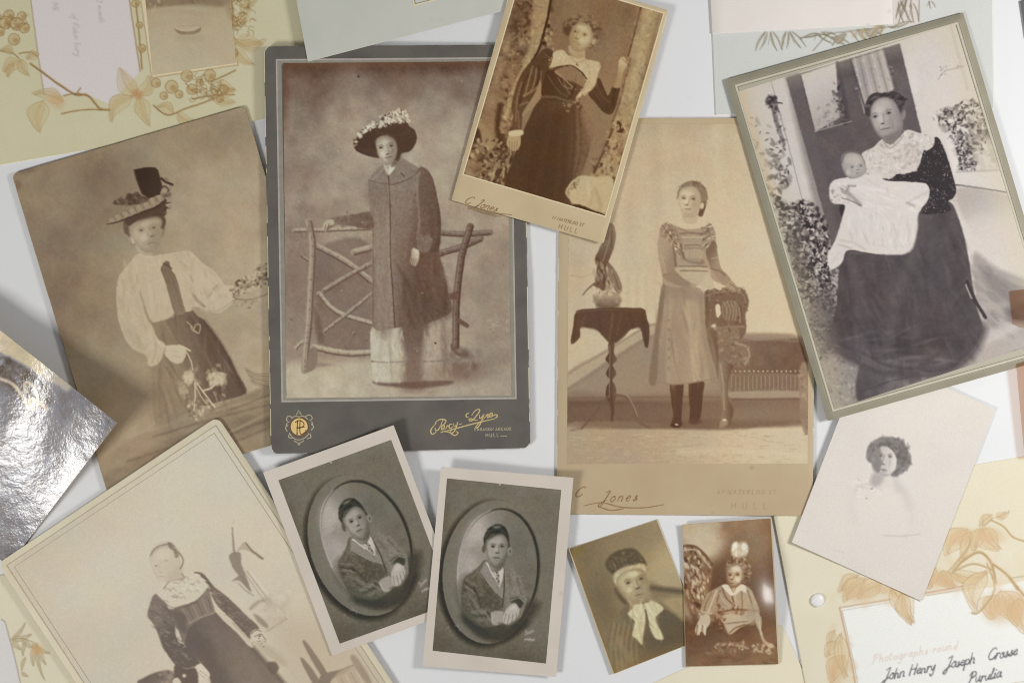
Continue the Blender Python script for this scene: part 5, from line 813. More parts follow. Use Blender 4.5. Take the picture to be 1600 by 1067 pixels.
def pg_br():
    c = Can(1195, 705, 1680, 1100, 0); c.A = np.tile(np.array([.905, .872, .775], np.float32), (c.h, c.w, 1)); c.A += vnoise(c.h, c.w, 80, 150, 3)[..., None]*np.array([.01, .012, .02])
    ln = (.66, .52, .36); fl = (.88, .79, .63); f2 = (.82, .69, .50)
    c.P('1312 949 1390 936 1452 930 1520 922 1680 892 1680 1100 1342 1100 1330 1030', (.955, .955, .935), .8, 1, False); c.L('1312 949 1330 1030 1342 1100', 2.6, (.78, .64, .50), .8, .9, False); c.L('1312 949 1392 936', 2.2, (.78, .66, .52), .8, .9, False); c.L('1316 954 1334 1034 1344 1090', 1, (.62, .54, .46), .6, .7, False); c.L('1316 953 1392 940', .9, (.62, .54, .46), .6, .6, False); c.L('1446 926 1524 912', 2.2, (.80, .60, .52), .8, .8, False); c.L('1448 930 1520 917', .9, (.62, .5, .46), .6, .6, False); c.L('1580 903 1680 886', 1.2, (.62, .58, .46), .7, .8, False)
    for p in ((1510, 828, 1476, 868, 34, .1), (1514, 830, 1500, 880, 26, -.1), (1536, 826, 1560, 860, 34, .1), (1532, 826, 1520, 860, 22, 0), (1460, 888, 1452, 920, 30, .2), (1470, 892, 1490, 918, 24, .1), (1484, 895, 1540, 896, 20, .1), (1540, 892, 1524, 958, 34, .2), (1556, 930, 1548, 968, 44, .1), (1560, 924, 1590, 978, 44, -.1), (1590, 935, 1600, 990, 40, 0), (1340, 900, 1310, 925, 20, .1), (1350, 905, 1318, 940, 28, .1), (1376, 912, 1340, 934, 28, .1), (1390, 914, 1420, 920, 20, .2), (1392, 920, 1424, 974, 34, -.1), (1410, 925, 1424, 976, 24, .1), (1302, 985, 1294, 1010, 14, 0), (1308, 1004, 1290, 1026, 20, .1), (1318, 1024, 1298, 1066, 30, .1), (1312, 990, 1320, 1060, 22, .0), (1548, 806, 1530, 822, 14, .1), (1556, 808, 1572, 800, 12, .1)):
        leaf(c, *p[:5], fl, ln, .45, p[5], 6, .8); leaf(c, p[0]+3, p[1]-2, p[2]+5, p[3]-3, p[4]*.55, (.90, .80, .64), ln, .35, p[5]+.15, 2, .8)
    for x, y, a, b, r in ((1500, 838, 20, 12, -20), (1546, 836, 24, 13, 10), (1466, 904, 18, 13, 0), (1340, 924, 26, 14, 0), (1560, 950, 26, 24, 20), (1592, 945, 20, 28, 0), (1306, 1050, 12, 24, 0), (1484, 905, 22, 10, 0), (1384, 918, 20, 10, 0)):
        c.E(x, y, a, b, f2, r, .5, .38); c.E(x-4, y+3, a*.6, b*.6, (.88, .72, .58), r, .6, .3)
    for p, w in (('1490 890 1506 874 1530 862 1548 878 1556 910', 5), ('1488 893 1520 880 1552 890', 3), ('1550 880 1572 896 1590 920', 5), ('1548 812 1568 822 1582 838 1600 845', 3), ('1480 894 1510 858 1516 840', 2.6), ('1536 822 1552 808', 2), ('1542 880 1554 920 1530 955 1518 957', 3), ('1576 900 1600 930', 4)):
        c.L(p, w, (.80, .70, .52), 1, .8); c.L(pts(p, True, False)+[.6, .9], w*.3, ln, .6, .7, sm=False)
    c.D('1300 895 1420 905 1430 940 1310 945', 20, (3, 7), [(.90, .79, .66), (.87, .76, .64), (.86, .79, .62)], .22, f=.8); c.D('1455 825 1600 850 1600 980 1460 920', 36, (4, 9), [(.92, .82, .70), (.90, .80, .72), (.87, .78, .62)], .22, f=.8)
    c.D('1295 985 1330 985 1336 1066 1300 1066', 14, (3, 7), [(.90, .79, .65), (.84, .72, .54)], .28, f=.8)
    for st in pen('Photographs round', 1362, 1036, 6.4, -10, .35, .35, .2, 5):
        c.L(st, 1.2, (.87, .78, .74), .6, .8, sm=False)
    for t, x, y, s, k in (('John', 1378, 1063, 7.8, .12), ('Henry', 1420, 1055, 7.6, .1), ('Joseph', 1475, 1045, 7.8, .1), ('Crosse', 1542, 1032, 8.0, .08), ('Purulia', 1512, 1068, 7.6, .12), ('in', 1366, 1086, 7, .2)):
        for st in pen(t, x, y, s, -12, .45, k, .15, 8):
            c.L(st, (1.2, 2.3), (.36, .34, .36), .55, .85, sm=False)
    c.warp(.4, 6, 39, .35); return c
def pg_bl():
    c = Can(-40, 860, 260, 1120, 0); c.A = np.tile(np.array([.815, .785, .69], np.float32), (c.h, c.w, 1)); c.A += vnoise(c.h, c.w, 60, 160, 3)[..., None]*.01
    c.P('-40 960 2 967 8 970 22 1020 32 1066 40 1120 -40 1120', (.80, .785, .775), .8, 1, False); c.L('2 967 8 971 22 1022 32 1066', 1.6, (.58, .52, .46), .7, .8, False)
    ln = (.62, .56, .44); fl = (.73, .68, .56)
    for a in ((18, 998, 40, 972, 5), (18, 998, 50, 990, 8), (34, 996, 52, 1012, 8), (50, 1006, 78, 1020, 8), (58, 1004, 70, 1062, 5), (56, 1008, 52, 1040, 8), (60, 1010, 72, 1038, 8), (20, 1000, 32, 1014, 8), (40, 1002, 36, 1024, 6), (40, 1026, 34, 1048, 5), (34, 1050, 44, 1056, 5)):
        leaf(c, *a, fl, ln, .6, .08, 3, 1.1)
    c.L('16 999 34 997 52 1003 60 1010', 1.8, ln, .7, .8); c.E(58, 1014, 9, 8, (.80, .62, .42), 0, .6, .6); c.warp(.4, 5, 49, .35)
    return c
# ------------------------------------------------------------------ materials
def lin(c):
    c = np.asarray(c, np.float64); c = np.clip(c, 0, 1)
    return np.where(c <= .04045, c/12.92, ((c+.055)/1.055)**2.4)
LIT = 0.86           # the tone a white card takes in this light; prints are drawn in displayed tones
def col(r, g, b, k=1.0):
    return tuple(np.clip(lin(np.array([r, g, b])/255.)/LIT*k, 0, .95))+(1,)
def nodes(name):
    m = bpy.data.materials.new(name); m.use_nodes = True; n = m.node_tree.nodes
    return m, n, m.node_tree.links, n['Principled BSDF']
def mat(name, c1, c2=None, scale=40, rough=.7, bump=.0, spec=.3, metal=0, fine=0, fox=0):
    m, n, l, b = nodes(name); b.inputs['Roughness'].default_value = rough; b.inputs['Metallic'].default_value = metal; b.inputs['Specular IOR Level'].default_value = spec
    co = n.new('ShaderNodeTexCoord'); t = n.new('ShaderNodeTexNoise'); t.inputs['Scale'].default_value = scale; t.inputs['Detail'].default_value = 6; t.inputs['Roughness'].default_value = .6
    l.new(co.outputs['Object'], t.inputs['Vector'])
    r = n.new('ShaderNodeValToRGB'); r.color_ramp.elements[0].position = .3; r.color_ramp.elements[1].position = .7
    r.color_ramp.elements[0].color = c1; r.color_ramp.elements[1].color = c2 or c1
    l.new(t.outputs['Fac'], r.inputs['Fac']); l.new(r.outputs['Color'], b.inputs['Base Color'])
    if fox:
        v = n.new('ShaderNodeTexVoronoi'); v.inputs['Scale'].default_value = 160; v.inputs['Randomness'].default_value = 1; l.new(co.outputs['Object'], v.inputs['Vector'])
        w = n.new('ShaderNodeTexNoise'); w.inputs['Scale'].default_value = 45; w.inputs['Detail'].default_value = 5; l.new(co.outputs['Object'], w.inputs['Vector'])
        a1 = n.new('ShaderNodeMapRange'); a1.inputs[1].default_value = .05; a1.inputs[2].default_value = .22; a1.inputs[3].default_value = 1; a1.inputs[4].default_value = 0; l.new(v.outputs['Distance'], a1.inputs[0])
        a2 = n.new('ShaderNodeMapRange'); a2.inputs[1].default_value = .55; a2.inputs[2].default_value = .72; a2.inputs[4].default_value = fox; l.new(w.outputs['Fac'], a2.inputs[0])
        ml = n.new('ShaderNodeMath'); ml.operation = 'MULTIPLY'; l.new(a1.outputs[0], ml.inputs[0]); l.new(a2.outputs[0], ml.inputs[1])
        mx = n.new('ShaderNodeMix'); mx.data_type = 'RGBA'; l.new(ml.outputs[0], mx.inputs[0]); l.new(r.outputs['Color'], mx.inputs[6]); mx.inputs[7].default_value = tuple(c*.45 for c in c1[:3])+(1,)
        l.new(mx.outputs[2], b.inputs['Base Color'])
    if bump:
        f = n.new('ShaderNodeTexNoise'); f.inputs['Scale'].default_value = fine or 2500; f.inputs['Detail'].default_value = 3; l.new(co.outputs['Object'], f.inputs['Vector'])
        u = n.new('ShaderNodeBump'); u.inputs['Strength'].default_value = bump; u.inputs['Distance'].default_value = .0002
        l.new(f.outputs['Fac'], u.inputs['Height']); l.new(u.outputs['Normal'], b.inputs['Normal'])
    return m
def print_mat(name, rough=.5, spec=.35, bump=.05, scale=1800, coat=0, wave=0):
    m, n, l, b = nodes(name); b.inputs['Roughness'].default_value = rough; b.inputs['Specular IOR Level'].default_value = spec; b.inputs['Coat Weight'].default_value = coat; b.inputs['Coat Roughness'].default_value = .14
    a = n.new('ShaderNodeVertexColor'); a.layer_name = 'tone'; co = n.new('ShaderNodeTexCoord')
    t = n.new('ShaderNodeTexNoise'); t.inputs['Scale'].default_value = 2200; t.inputs['Detail'].default_value = 3; l.new(co.outputs['Object'], t.inputs['Vector'])
    mr = n.new('ShaderNodeMapRange'); mr.inputs[3].default_value = .90; mr.inputs[4].default_value = 1.10; l.new(t.outputs['Fac'], mr.inputs[0])
    mx = n.new('ShaderNodeMix'); mx.data_type = 'RGBA'; mx.blend_type = 'MULTIPLY'; mx.inputs[0].default_value = 1
    l.new(a.outputs['Color'], mx.inputs[6]); l.new(mr.outputs[0], mx.inputs[7]); l.new(mx.outputs[2], b.inputs['Base Color'])
    f = n.new('ShaderNodeTexNoise'); f.inputs['Scale'].default_value = scale; f.inputs['Detail'].default_value = 4; l.new(co.outputs['Object'], f.inputs['Vector'])
    u = n.new('ShaderNodeBump'); u.inputs['Strength'].default_value = bump; u.inputs['Distance'].default_value = .0003; l.new(f.outputs['Fac'], u.inputs['Height'])
    if wave:
        g = n.new('ShaderNodeTexNoise'); g.inputs['Scale'].default_value = 130; g.inputs['Detail'].default_value = 5; g.inputs['Roughness'].default_value = .62; l.new(co.outputs['Object'], g.inputs['Vector'])
        u2 = n.new('ShaderNodeBump'); u2.inputs['Strength'].default_value = wave; u2.inputs['Distance'].default_value = .0012; l.new(g.outputs['Fac'], u2.inputs['Height']); l.new(u.outputs['Normal'], u2.inputs['Normal']); u = u2
    l.new(u.outputs['Normal'], b.inputs['Normal'])
    if coat: l.new(u.outputs['Normal'], b.inputs['Coat Normal'])
    return m
M = dict(
    table=mat('white_tabletop', (.77, .775, .785, 1), (.80, .80, .81, 1), 9, .45, .02, .4, fox=.10),
    album=mat('album_leaf', col(196, 188, 150), col(204, 196, 160), 30, .8, .08),
    album_grey=mat('grey_green_leaf', col(188, 189, 178), col(196, 196, 187), 30, .8, .08, fox=.5),
    album_pale=mat('pale_leaf', col(204, 208, 200), col(212, 214, 206), 30, .8, .08),
    album_cream=mat('cream_leaf', col(214, 206, 182), col(222, 213, 190), 30, .8, .08, fox=.5),
    edge=mat('card_core', col(196, 184, 152), col(216, 206, 180), 300, .85, .2),
    edge_dark=mat('dark_card_core', col(120, 106, 84), col(168, 154, 124), 260, .85, .2),
    paper=mat('photographic_paper', col(194, 184, 172), col(206, 196, 184), 30, .6, .06, fox=.5),
    slate=mat('slate_mount', col(88, 82, 78), col(104, 100, 92), 60, .62, .12, fox=.5),
    tan=mat('tan_mount', col(186, 166, 130), col(200, 182, 148), 26, .6, .1, fox=.5),
    tan2=mat('honey_mount', col(176, 155, 124), col(184, 167, 136), 22, .6, .1, fox=.5),
    sepia=mat('sepia_backing', col(140, 118, 84), col(160, 140, 106), 40, .6, .1),
    khaki_shade=mat('khaki_bevel_shade', col(136, 130, 112), col(150, 144, 126), 60, .6, .1),  # darker khaki: shade of the bevel put into the colour
    khaki=mat('khaki_mount', col(160, 154, 137), col(172, 166, 149), 50, .6, .1, fox=.5),
    ivory=mat('ivory_mount', col(200, 190, 164), col(212, 203, 180), 30, .65, .1, fox=.5),
    blush=mat('blush_card', col(214, 207, 201), col(221, 214, 208), 30, .7, .06, fox=.5),
    rule_light=mat('light_rule', col(160, 154, 146), col(176, 168, 160), 300, .6),
    rule_mid=mat('grey_rule', col(134, 130, 118), col(146, 140, 128), 300, .6),
    rule_khaki=mat('khaki_rule', col(178, 172, 154), col(190, 184, 166), 300, .6),
    rule_dark=mat('dark_rule', col(112, 105, 86), col(128, 121, 100), 300, .6),
    rule_ivory=mat('ivory_rule', col(166, 154, 128), col(180, 168, 142), 300, .6),
    rule_cream=mat('cream_rule', col(214, 198, 162), col(222, 208, 174), 300, .6),
    ink=mat('brown_ink', col(136, 108, 74), col(156, 128, 92), 800, .6),
    ink_pale=mat('pale_brown_ink', col(160, 138, 104), col(178, 156, 122), 800, .6),
    gilt=mat('gilt', (.66, .48, .18, 1), (.84, .68, .36, 1), 900, .5, .1, .5, .35),
    gilt_disc=mat('gilt_disc', (.80, .57, .22, 1), (.90, .68, .33, 1), 500, .5, .05, .5, .15),
    gilt_pale=mat('worn_gilt', (.50, .44, .30, 1), (.66, .58, .40, 1), 900, .5, .1, .5, .5),
    gilt_ink=mat('monogram_ink', col(110, 70, 24), col(128, 84, 34), 900, .6),  # dark brown ink of the monogram initials and ring
    stud=mat('white_stud', (.84, .82, .81, 1), (.88, .87, .86, 1), 200, .35, 0, .5),
    dark=mat('charcoal_card', col(96, 95, 96), col(112, 111, 112), 50, .6, .1),
)
PM = dict(matt=print_mat('printed_page', .75, .2, .10), albumen=print_mat('albumen_print', .5, .16, .05), gelatin=print_mat('gelatin_print', .48, .16, .04),
          gloss=print_mat('glossy_print', .3, .5, .02, 900, .35), silver=print_mat('silvered_print', .25, .6, .04, 900, .42, .40))

# ------------------------------------------------------------------ building kit
def W(px, py, z):
    k = S*(CH-z)/CH
    return np.stack([(px-800)*k, (533.5-py)*k, z+0*px], -1)
def plane(*p):
    """z in metres from three (x, y, mm) supports"""
    A = np.array([[a[0], a[1], 1] for a in p], float); s = np.linalg.solve(A, np.array([a[2] for a in p], float))
    return lambda x, y: (s[0]*x+s[1]*y+s[2])*.001
def flat(mm):
    return lambda x, y: x*0+mm*.001
def thing(name, label, cat, quad, z=0, group=None):
    q = np.array(quad, float); c = q.mean(0); o = bpy.data.objects.new(name, None); C.objects.link(o)
    o.empty_display_size = .01; o.location = W(c[0:1], c[1:2], np.array([z]))[0]
    o['label'] = label; o['category'] = cat
    if group: o['group'] = group
    return o
def link(name, me, parent, mats):
    for m in mats: me.materials.append(m)
    o = bpy.data.objects.new(name, me); C.objects.link(o)
    if parent: o.parent = parent
    return o
def base(parent):
    return np.array(parent.location) if parent else np.zeros(3)
def samples(n, extra):
    return np.unique(np.round(np.concatenate([np.linspace(0, 1, n), [e for e in extra if 0 < e < 1]]), 5))
def grid(quad, step, rad, extra=(), jit=0, seed=1):
    q = np.array(quad, float); Wd = np.hypot(*(q[1]-q[0])); Hd = np.hypot(*(q[3]-q[0]))
    ex_u = [e/Wd for e in extra]+[1-e/Wd for e in extra]; ex_v = [e/Hd for e in extra]+[1-e/Hd for e in extra]
    if rad:
        rr = rad*(1-np.cos(np.linspace(0, math.pi/2, 7))); ex_v += list(rr/Hd)+list(1-rr/Hd)
    u = samples(max(int(Wd/step), 2)+1, ex_u); v = samples(max(int(Hd/step), 2)+1, ex_v)
    U, V = np.meshgrid(u, v)
    if rad:
        d = np.minimum(V, 1-V)*Hd; ins = np.where(d < rad, rad-np.sqrt(np.maximum(rad*rad-(rad-d)**2, 0)), 0)/Wd
        U = ins+U*(1-2*ins)
    if jit:                                   # worn, slightly uneven edges
        g = np.random.RandomState(seed); nv, nu = len(v), len(u)
        def wob(n):
            k = np.convolve(g.randn(n+8), np.ones(5)/5, 'same')[4:-4]*jit+np.where(g.rand(n) < .05, g.rand(n)*jit*1.6, 0); return np.abs(k)
        U = U.copy(); V = V.copy(); a = wob(nv)/Wd; b = wob(nv)/Wd; t = wob(nu)/Hd; s = wob(nu)/Hd
        U[:, 0] += a; U[:, -1] -= b; V[0] += t; V[-1] -= s
    P = (q[0]*((1-U)*(1-V))[..., None]+q[1]*(U*(1-V))[..., None]+q[2]*(U*V)[..., None]+q[3]*((1-U)*V)[..., None])
    return P[..., 0], P[..., 1], U, V, Wd, Hd
def mesh_from(name, verts, quads, smooth=True, midx=None):
    me = bpy.data.meshes.new(name); n = len(quads)
    me.vertices.add(len(verts)); me.vertices.foreach_set('co', np.ascontiguousarray(verts, np.float32).ravel())
    me.loops.add(n*4); me.loops.foreach_set('vertex_index', np.ascontiguousarray(quads, np.int32).ravel())
    me.polygons.add(n); me.polygons.foreach_set('loop_start', np.arange(0, n*4, 4, dtype=np.int32))
    if midx is not None: me.polygons.foreach_set('material_index', np.ascontiguousarray(midx, np.int32))
    me.polygons.foreach_set('use_smooth', np.full(n, smooth)); me.update(calc_edges=True); me.validate()
    return me
def border(nv, nu):
    i = np.arange(nv*nu).reshape(nv, nu)
    return np.concatenate([i[0, :-1], i[:-1, -1], i[-1, :0:-1], i[:0:-1, 0]])
def gquads(nv, nu, off=0):
    i = np.arange(nv*nu).reshape(nv, nu)+off
    return np.stack([i[:-1, :-1], i[1:, :-1], i[1:, 1:], i[:-1, 1:]], -1).reshape(-1, 4)
def card(name, quad, zf, th, parent, m_top, m_side, rad=0, step=12, bevel=None, jit=0, seed=1, wear=0):
    """a closed sheet of card or paper, th mm thick, its underside following zf"""
    th *= .001; ex = (bevel[0], bevel[0]*.5, 1.2) if bevel else (1.3,) if wear else ((.8,) if th > .0004 else ())
    X, Y, U, V, Wd, Hd = grid(quad, step, rad, ex, jit, seed); Z = zf(X, Y); nv, nu = X.shape
    D = np.minimum(np.minimum(U, 1-U)*Wd, np.minimum(V, 1-V)*Hd)
    top = Z+th
    if bevel: top = top-np.clip(1-D/bevel[0], 0, 1)*bevel[1]*.001
    else: top = top-np.where(D < .4, min(th*.3, .00018), 0)
    b = base(parent); vt = W(X, Y, top).reshape(-1, 3); vb = W(X, Y, Z+.00002).reshape(-1, 3)
    # underside keeps the plan of the top so that no side leans
    n = nv*nu; r = border(nv, nu); r2 = np.roll(r, -1)
    R1 = vt[r]; R2 = vb[r]
    verts = np.concatenate([vt, vb, R1, R2])-b; k = len(r); a = np.arange(k); a2 = np.roll(a, -1)
    side = np.stack([2*n+a, 2*n+a2, 2*n+k+a2, 2*n+k+a], -1)
    qb = gquads(nv, nu, n)[:, ::-1]
    quads = np.concatenate([gquads(nv, nu), qb, side]); mi = np.concatenate([np.zeros(len(qb)), np.zeros(len(qb)), np.ones(k)])
    mats = [m_top, m_side]
    if bevel:                                  # sloping edge coloured darker all round to imitate its shade
        Dc = (D[:-1, :-1]+D[1:, :-1]+D[1:, 1:]+D[:-1, 1:])/4; mi[:Dc.size] = np.where(Dc.ravel() < bevel[0]*.98, 2, 0); mats.append(M['khaki_shade'])
    if wear:                                   # rubbed rim showing the core of the card
        g = np.random.RandomState(seed+50); T = np.zeros((nv-1, nu-1))
        def rub(n): return np.convolve(g.rand(n+6), np.ones(4)/4, 'same')[3:-3] < .36+.22*wear
        T[0] = rub(nu-1); T[-1] = rub(nu-1); T[:, 0] = rub(nv-1); T[:, -1] = rub(nv-1)
        mi[:T.size] = T.ravel()
    return link(name, mesh_from(name, verts, quads, True, mi), parent, mats)
def print_sheet(name, quad, zf, off, parent, can, m, step=1.15, rad=0, jit=0, seed=1, remap=None, k=1.0):
    """a print: its tones ride on the mesh as a colour attribute"""
    X, Y, U, V, Wd, Hd = grid(quad, step, rad, (), jit, seed); Z = zf(X, Y)+off*.001; nv, nu = X.shape
    xx, yy = remap(U, V) if remap else (X, Y)
    colr = can.sample(xx, yy).reshape(-1, 3)
    vt = W(X, Y, Z).reshape(-1, 3); r = border(nv, nu); n = nv*nu; vs = vt[r].copy(); vs[:, 2] -= off*.0006 if off < .3 else .00012
    verts = np.concatenate([vt, vt[r], vs])-base(parent); kk = len(r); a = np.arange(kk); a2 = np.roll(a, -1)
    quads = np.concatenate([gquads(nv, nu), np.stack([n+a, n+a2, n+kk+a2, n+kk+a], -1)])
    me = mesh_from(name, verts, quads)
    A = np.ones((len(verts), 4), np.float32); L = np.clip(lin(colr)/LIT*k, 0, .95); A[:n, :3] = L; A[n:n+kk, :3] = L[r]; A[n+kk:, :3] = L[r]*.9+.05
    at = me.color_attributes.new('tone', 'FLOAT_COLOR', 'POINT'); at.data.foreach_set('color', A.ravel())
    return link(name, me, parent, [m])
def ribbon(name, lines, w, zf, off, parent, m, closed=False, h=.02):
    """flat pen, rule or foil strokes laid on a card"""
    V = []; Q = []; nb = 0
    for ln in lines:
        p = np.asarray(ln, float); d = np.roll(p, -1, 0)-np.roll(p, 1, 0)
        if not closed: d[0] = p[1]-p[0]; d[-1] = p[-1]-p[-2]
        nn = np.stack([-d[:, 1], d[:, 0]], -1)/np.maximum(np.hypot(d[:, 0], d[:, 1]), 1e-6)[:, None]
        if closed:                             # mitred corners
            d1 = p-np.roll(p, 1, 0); d2 = np.roll(p, -1, 0)-p
            n1 = np.stack([-d1[:, 1], d1[:, 0]], -1)/np.hypot(*d1.T)[:, None]; n2 = np.stack([-d2[:, 1], d2[:, 0]], -1)/np.hypot(*d2.T)[:, None]
            nn = (n1+n2)/np.maximum(1+(n1*n2).sum(1), .2)[:, None]
        wd = (np.asarray(w(len(p))) if callable(w) else np.full(len(p), w))[:, None]/2
        a, b = p+nn*wd, p-nn*wd; k = len(p)
        for s in (a, b):
            V.append(W(s[:, 0], s[:, 1], zf(s[:, 0], s[:, 1])+off*.001))
        i = np.arange(k if closed else k-1); j = (i+1) % k
        Q.append(np.stack([nb+i, nb+j, nb+k+j, nb+k+i], -1)); nb += 2*k
    me = mesh_from(name, np.concatenate(V)-base(parent), np.concatenate(Q), False)
    o = link(name, me, parent, [m])
    return o
def inset(quad, d):
    """quad moved in by d (left, top, right, bottom) units"""
    q = np.array(quad, float); u = (q[1]-q[0])/np.hypot(*(q[1]-q[0])); v = (q[3]-q[0])/np.hypot(*(q[3]-q[0])); l, t, r, b = d
    return [q[0]+u*l+v*t, q[1]-u*r+v*t, q[2]-u*r-v*b, q[3]+u*l-v*b]
def dense(q, n=60):
    q = np.array(q, float); return np.concatenate([q[i]+(q[(i+1) % 4]-q[i])*np.linspace(0, 1, n, endpoint=False)[:, None] for i in range(4)])
def bil(quad):
    q = np.array(quad, float)
    def f(U, V):
        P = (q[0]*((1-U)*(1-V))[..., None]+q[1]*(U*(1-V))[..., None]+q[2]*(U*V)[..., None]+q[3]*((1-U)*V)[..., None])
        return P[..., 0], P[..., 1]
    return f

# ------------------------------------------------------------------ the table
def slab():
    me = bpy.data.meshes.new('table'); bm = bmesh.new(); bmesh.ops.create_cube(bm, size=1)
    for v in bm.verts: v.co = (v.co.x*1.4, v.co.y*1.0, (v.co.z-.5)*.03)
    bmesh.ops.bevel(bm, geom=bm.edges[:], offset=.004, segments=2, affect='EDGES'); bm.to_mesh(me); bm.free()
    o = link('table', me, None, [M['table']]); o['kind'] = 'structure'; o['label'] = 'smooth white tabletop under the scattered photographs'
slab()

# ------------------------------------------------------------------ album leaves
ALB = 'loose leaves of an old photograph album'
q = [(-121, -26), (469, -128), (520, 168), (-70, 270)]; z = flat(0)
t = thing('album_leaf', 'sage cream album leaf printed with brown berries, lying under the flowered-hat print', 'album leaf', q, 0, ALB)
card('leaf', q, z, .5, t, M['album'], M['edge'], 3, 20); print_sheet('printed_ornament', inset(q, (1, 1, 1, 1)), z, .56, t, pg_tl(), PM['matt'], 1.5, 2)
o = print_sheet('lake_photograph', [(221, -62), (352, -62), (369, 99), (239, 118)], z, .66, t, pr_lake(), PM['albumen'], 1.4); o['label'] = 'small tan print of a rowing boat on a lake'
q = [(455, -43), (809, -135), (835, 5), (481, 97)]; z = plane((481, 97, 3.75), (573, 71, 3.1), (500, 0, 3.45))
t = thing('album_leaf', 'plain grey green leaf corner lapping over the slate mount', 'album leaf', q, .003, ALB)
card('leaf', q, z, .4, t, M['album_grey'], M['edge'], 1.5, 20)
qi = [(641, -42), (754, -71), (760, -20), (647, 9)]; ribbon('panel_rule', [dense(qi)], 2.2, z, .44, t, M['rule_cream'], True); ribbon('panel_line', [dense(inset(qi, (2, 2, 2, 2)))], .9, z, .45, t, M['rule_dark'], True)
q = [(1108, -60), (1550, -64), (1553, 170), (1118, 180)]; z = flat(0)
t = thing('album_leaf', 'pale blue green leaf with bamboo sprigs behind the mother and infant card', 'album leaf', q, 0, ALB)
card('leaf', q, z, .5, t, M['album_pale'], M['edge'], 2, 20); print_sheet('printed_ornament', inset(q, (1, 1, 1, 1)), z, .56, t, pg_tr(), PM['matt'], 1.5, 1, k=.9)
q = [(1107, -60), (1393, -70), (1395, 38), (1113, 53)]; z = flat(.58)
t = thing('blank_card', 'blank pinkish white card lying on the bamboo leaf at the top', 'card', q, .0006)
card('card', q, z, .5, t, M['blush'], M['blush'], 1, 20)
q = [(839, 1148), (1222, 975), (1325, 1203), (942, 1376)]; z = flat(0)
t = thing('album_leaf', 'plain cream leaf showing below the seated child print', 'album leaf', q, 0, ALB)
card('leaf', q, z, .4, t, M['album_cream'], M['edge'], 2, 20)
q = [(1203, 779), (1683, 699), (1748, 1039), (1268, 1119)]
z = lambda x, y: np.clip((1500-x)/300, 0, 1)*.00042
t = thing('album_leaf', 'cream leaf with peach foliage and a handwritten panel at lower right', 'album leaf', q, 0, ALB)
card('leaf', q, z, .5, t, M['album_cream'], M['edge'], 2, 20); print_sheet('printed_ornament', inset(q, (1, 1, 1, 1)), z, .56, t, pg_br(), PM['matt'], 1.4, 1, k=.84)
ZBR = z
q = [(-60, 905), (240, 870), (280, 1130), (-20, 1165)]; z = flat(0)
t = thing('album_leaf', 'cream leaf with fern sprig and white panel at lower left', 'album leaf', q, 0, ALB)
card('leaf', q, z, .5, t, M['album_cream'], M['edge'], 2, 20); print_sheet('printed_ornament', inset(q, (1, 1, 1, 1)), z, .56, t, pg_bl(), PM['matt'], 1.5, 1)
# stud on the lower right leaf
def stud():
    x, y = 1277, 937; z0 = float(ZBR(np.array([x]), np.array([y]))[0])+.00055
    prof = [(2.55, 0), (2.75, .25), (2.7, .7), (2.3, 1.15), (1.5, 1.42), (.6, 1.52), (0, 1.54)]; n = 40; bm = bmesh.new(); rings = []
    for r, h in prof:
        rings.append([bm.verts.new((r*.001*math.cos(2*math.pi*i/n), r*.001*math.sin(2*math.pi*i/n), h*.001)) for i in range(n)] if r else [bm.verts.new((0, 0, h*.001))])
    for a, b in zip(rings[:-1], rings[1:]):
        for i in range(n):
            bm.faces.new((a[i], a[(i+1) % n], b[(i+1) % n], b[i]) if len(b) > 1 else (a[i], a[(i+1) % n], b[0])).smooth = True
    me = bpy.data.meshes.new('stud'); bm.to_mesh(me); bm.free(); o = link('round_stud', me, None, [M['stud']]); o.location = W(np.array([x]), np.array([y]), np.array([z0]))[0]
    o['label'] = 'small round white stud on the cream handwritten leaf'; o['category'] = 'stud'
stud()

# ------------------------------------------------------------------ photographs
G_MT = 'mounted portrait cards'; G_PR = 'loose photographic prints'
# woman in a flowered hat, half hidden at the left
q = [(18, 272), (383, 165), (532, 664), (168, 771)]; z = flat(.62)
t = thing('portrait_card', 'sepia card of a woman in a tall trimmed hat and white blouse holding roses', 'photograph', q, .0006, G_MT)
card('card_mount', q, z, 1.1, t, M['sepia'], M['edge_dark'], 9, 9, None, .5, 3, .4); print_sheet('photograph', inset(q, (.9, .9, .9, .9)), z, 1.17, t, pr_hat(), PM['albumen'], 1.12, 8.5, .35, 4)
# standing woman in a long coat, slate mount
q = [(412, 73), (818, 70), (829, 700), (423, 709)]; zs = plane((532, 400, 2.0), (829, 400, .05), (532, 700, 2.0)); z = lambda x, y: zs(x, y)+.0014*np.clip((x-690)/135, 0, 1)**2*np.clip((y-330)/120, 0, 1)
t = thing('portrait_card', 'slate grey mount with gilt lettering and a standing woman in a long coat', 'photograph', q, .001, G_MT)
card('card_mount', q, z, 1.3, t, M['slate'], M['edge'], 12, 7, None, .9, 5, .7)
bq = [(432, 94), (797.5, 91), (806, 622), (441, 627)]
ribbon('border_band', [dense(inset(bq, (3.4, 3.4, 3.4, 3.4)))], 8.5, z, 1.33, t, M['rule_mid'], True); ribbon('border_line', [dense(bq)], 2.6, z, 1.36, t, M['rule_light'], True)
print_sheet('photograph', [(442, 99), (791, 96), (799.5, 618), (447.5, 622)], z, 1.42, t, pr_coat(), PM['gelatin'], 1.12, 0, .5, 6)
def taper(n): return 1.0+.9*np.sin(np.linspace(0, math.pi, n))
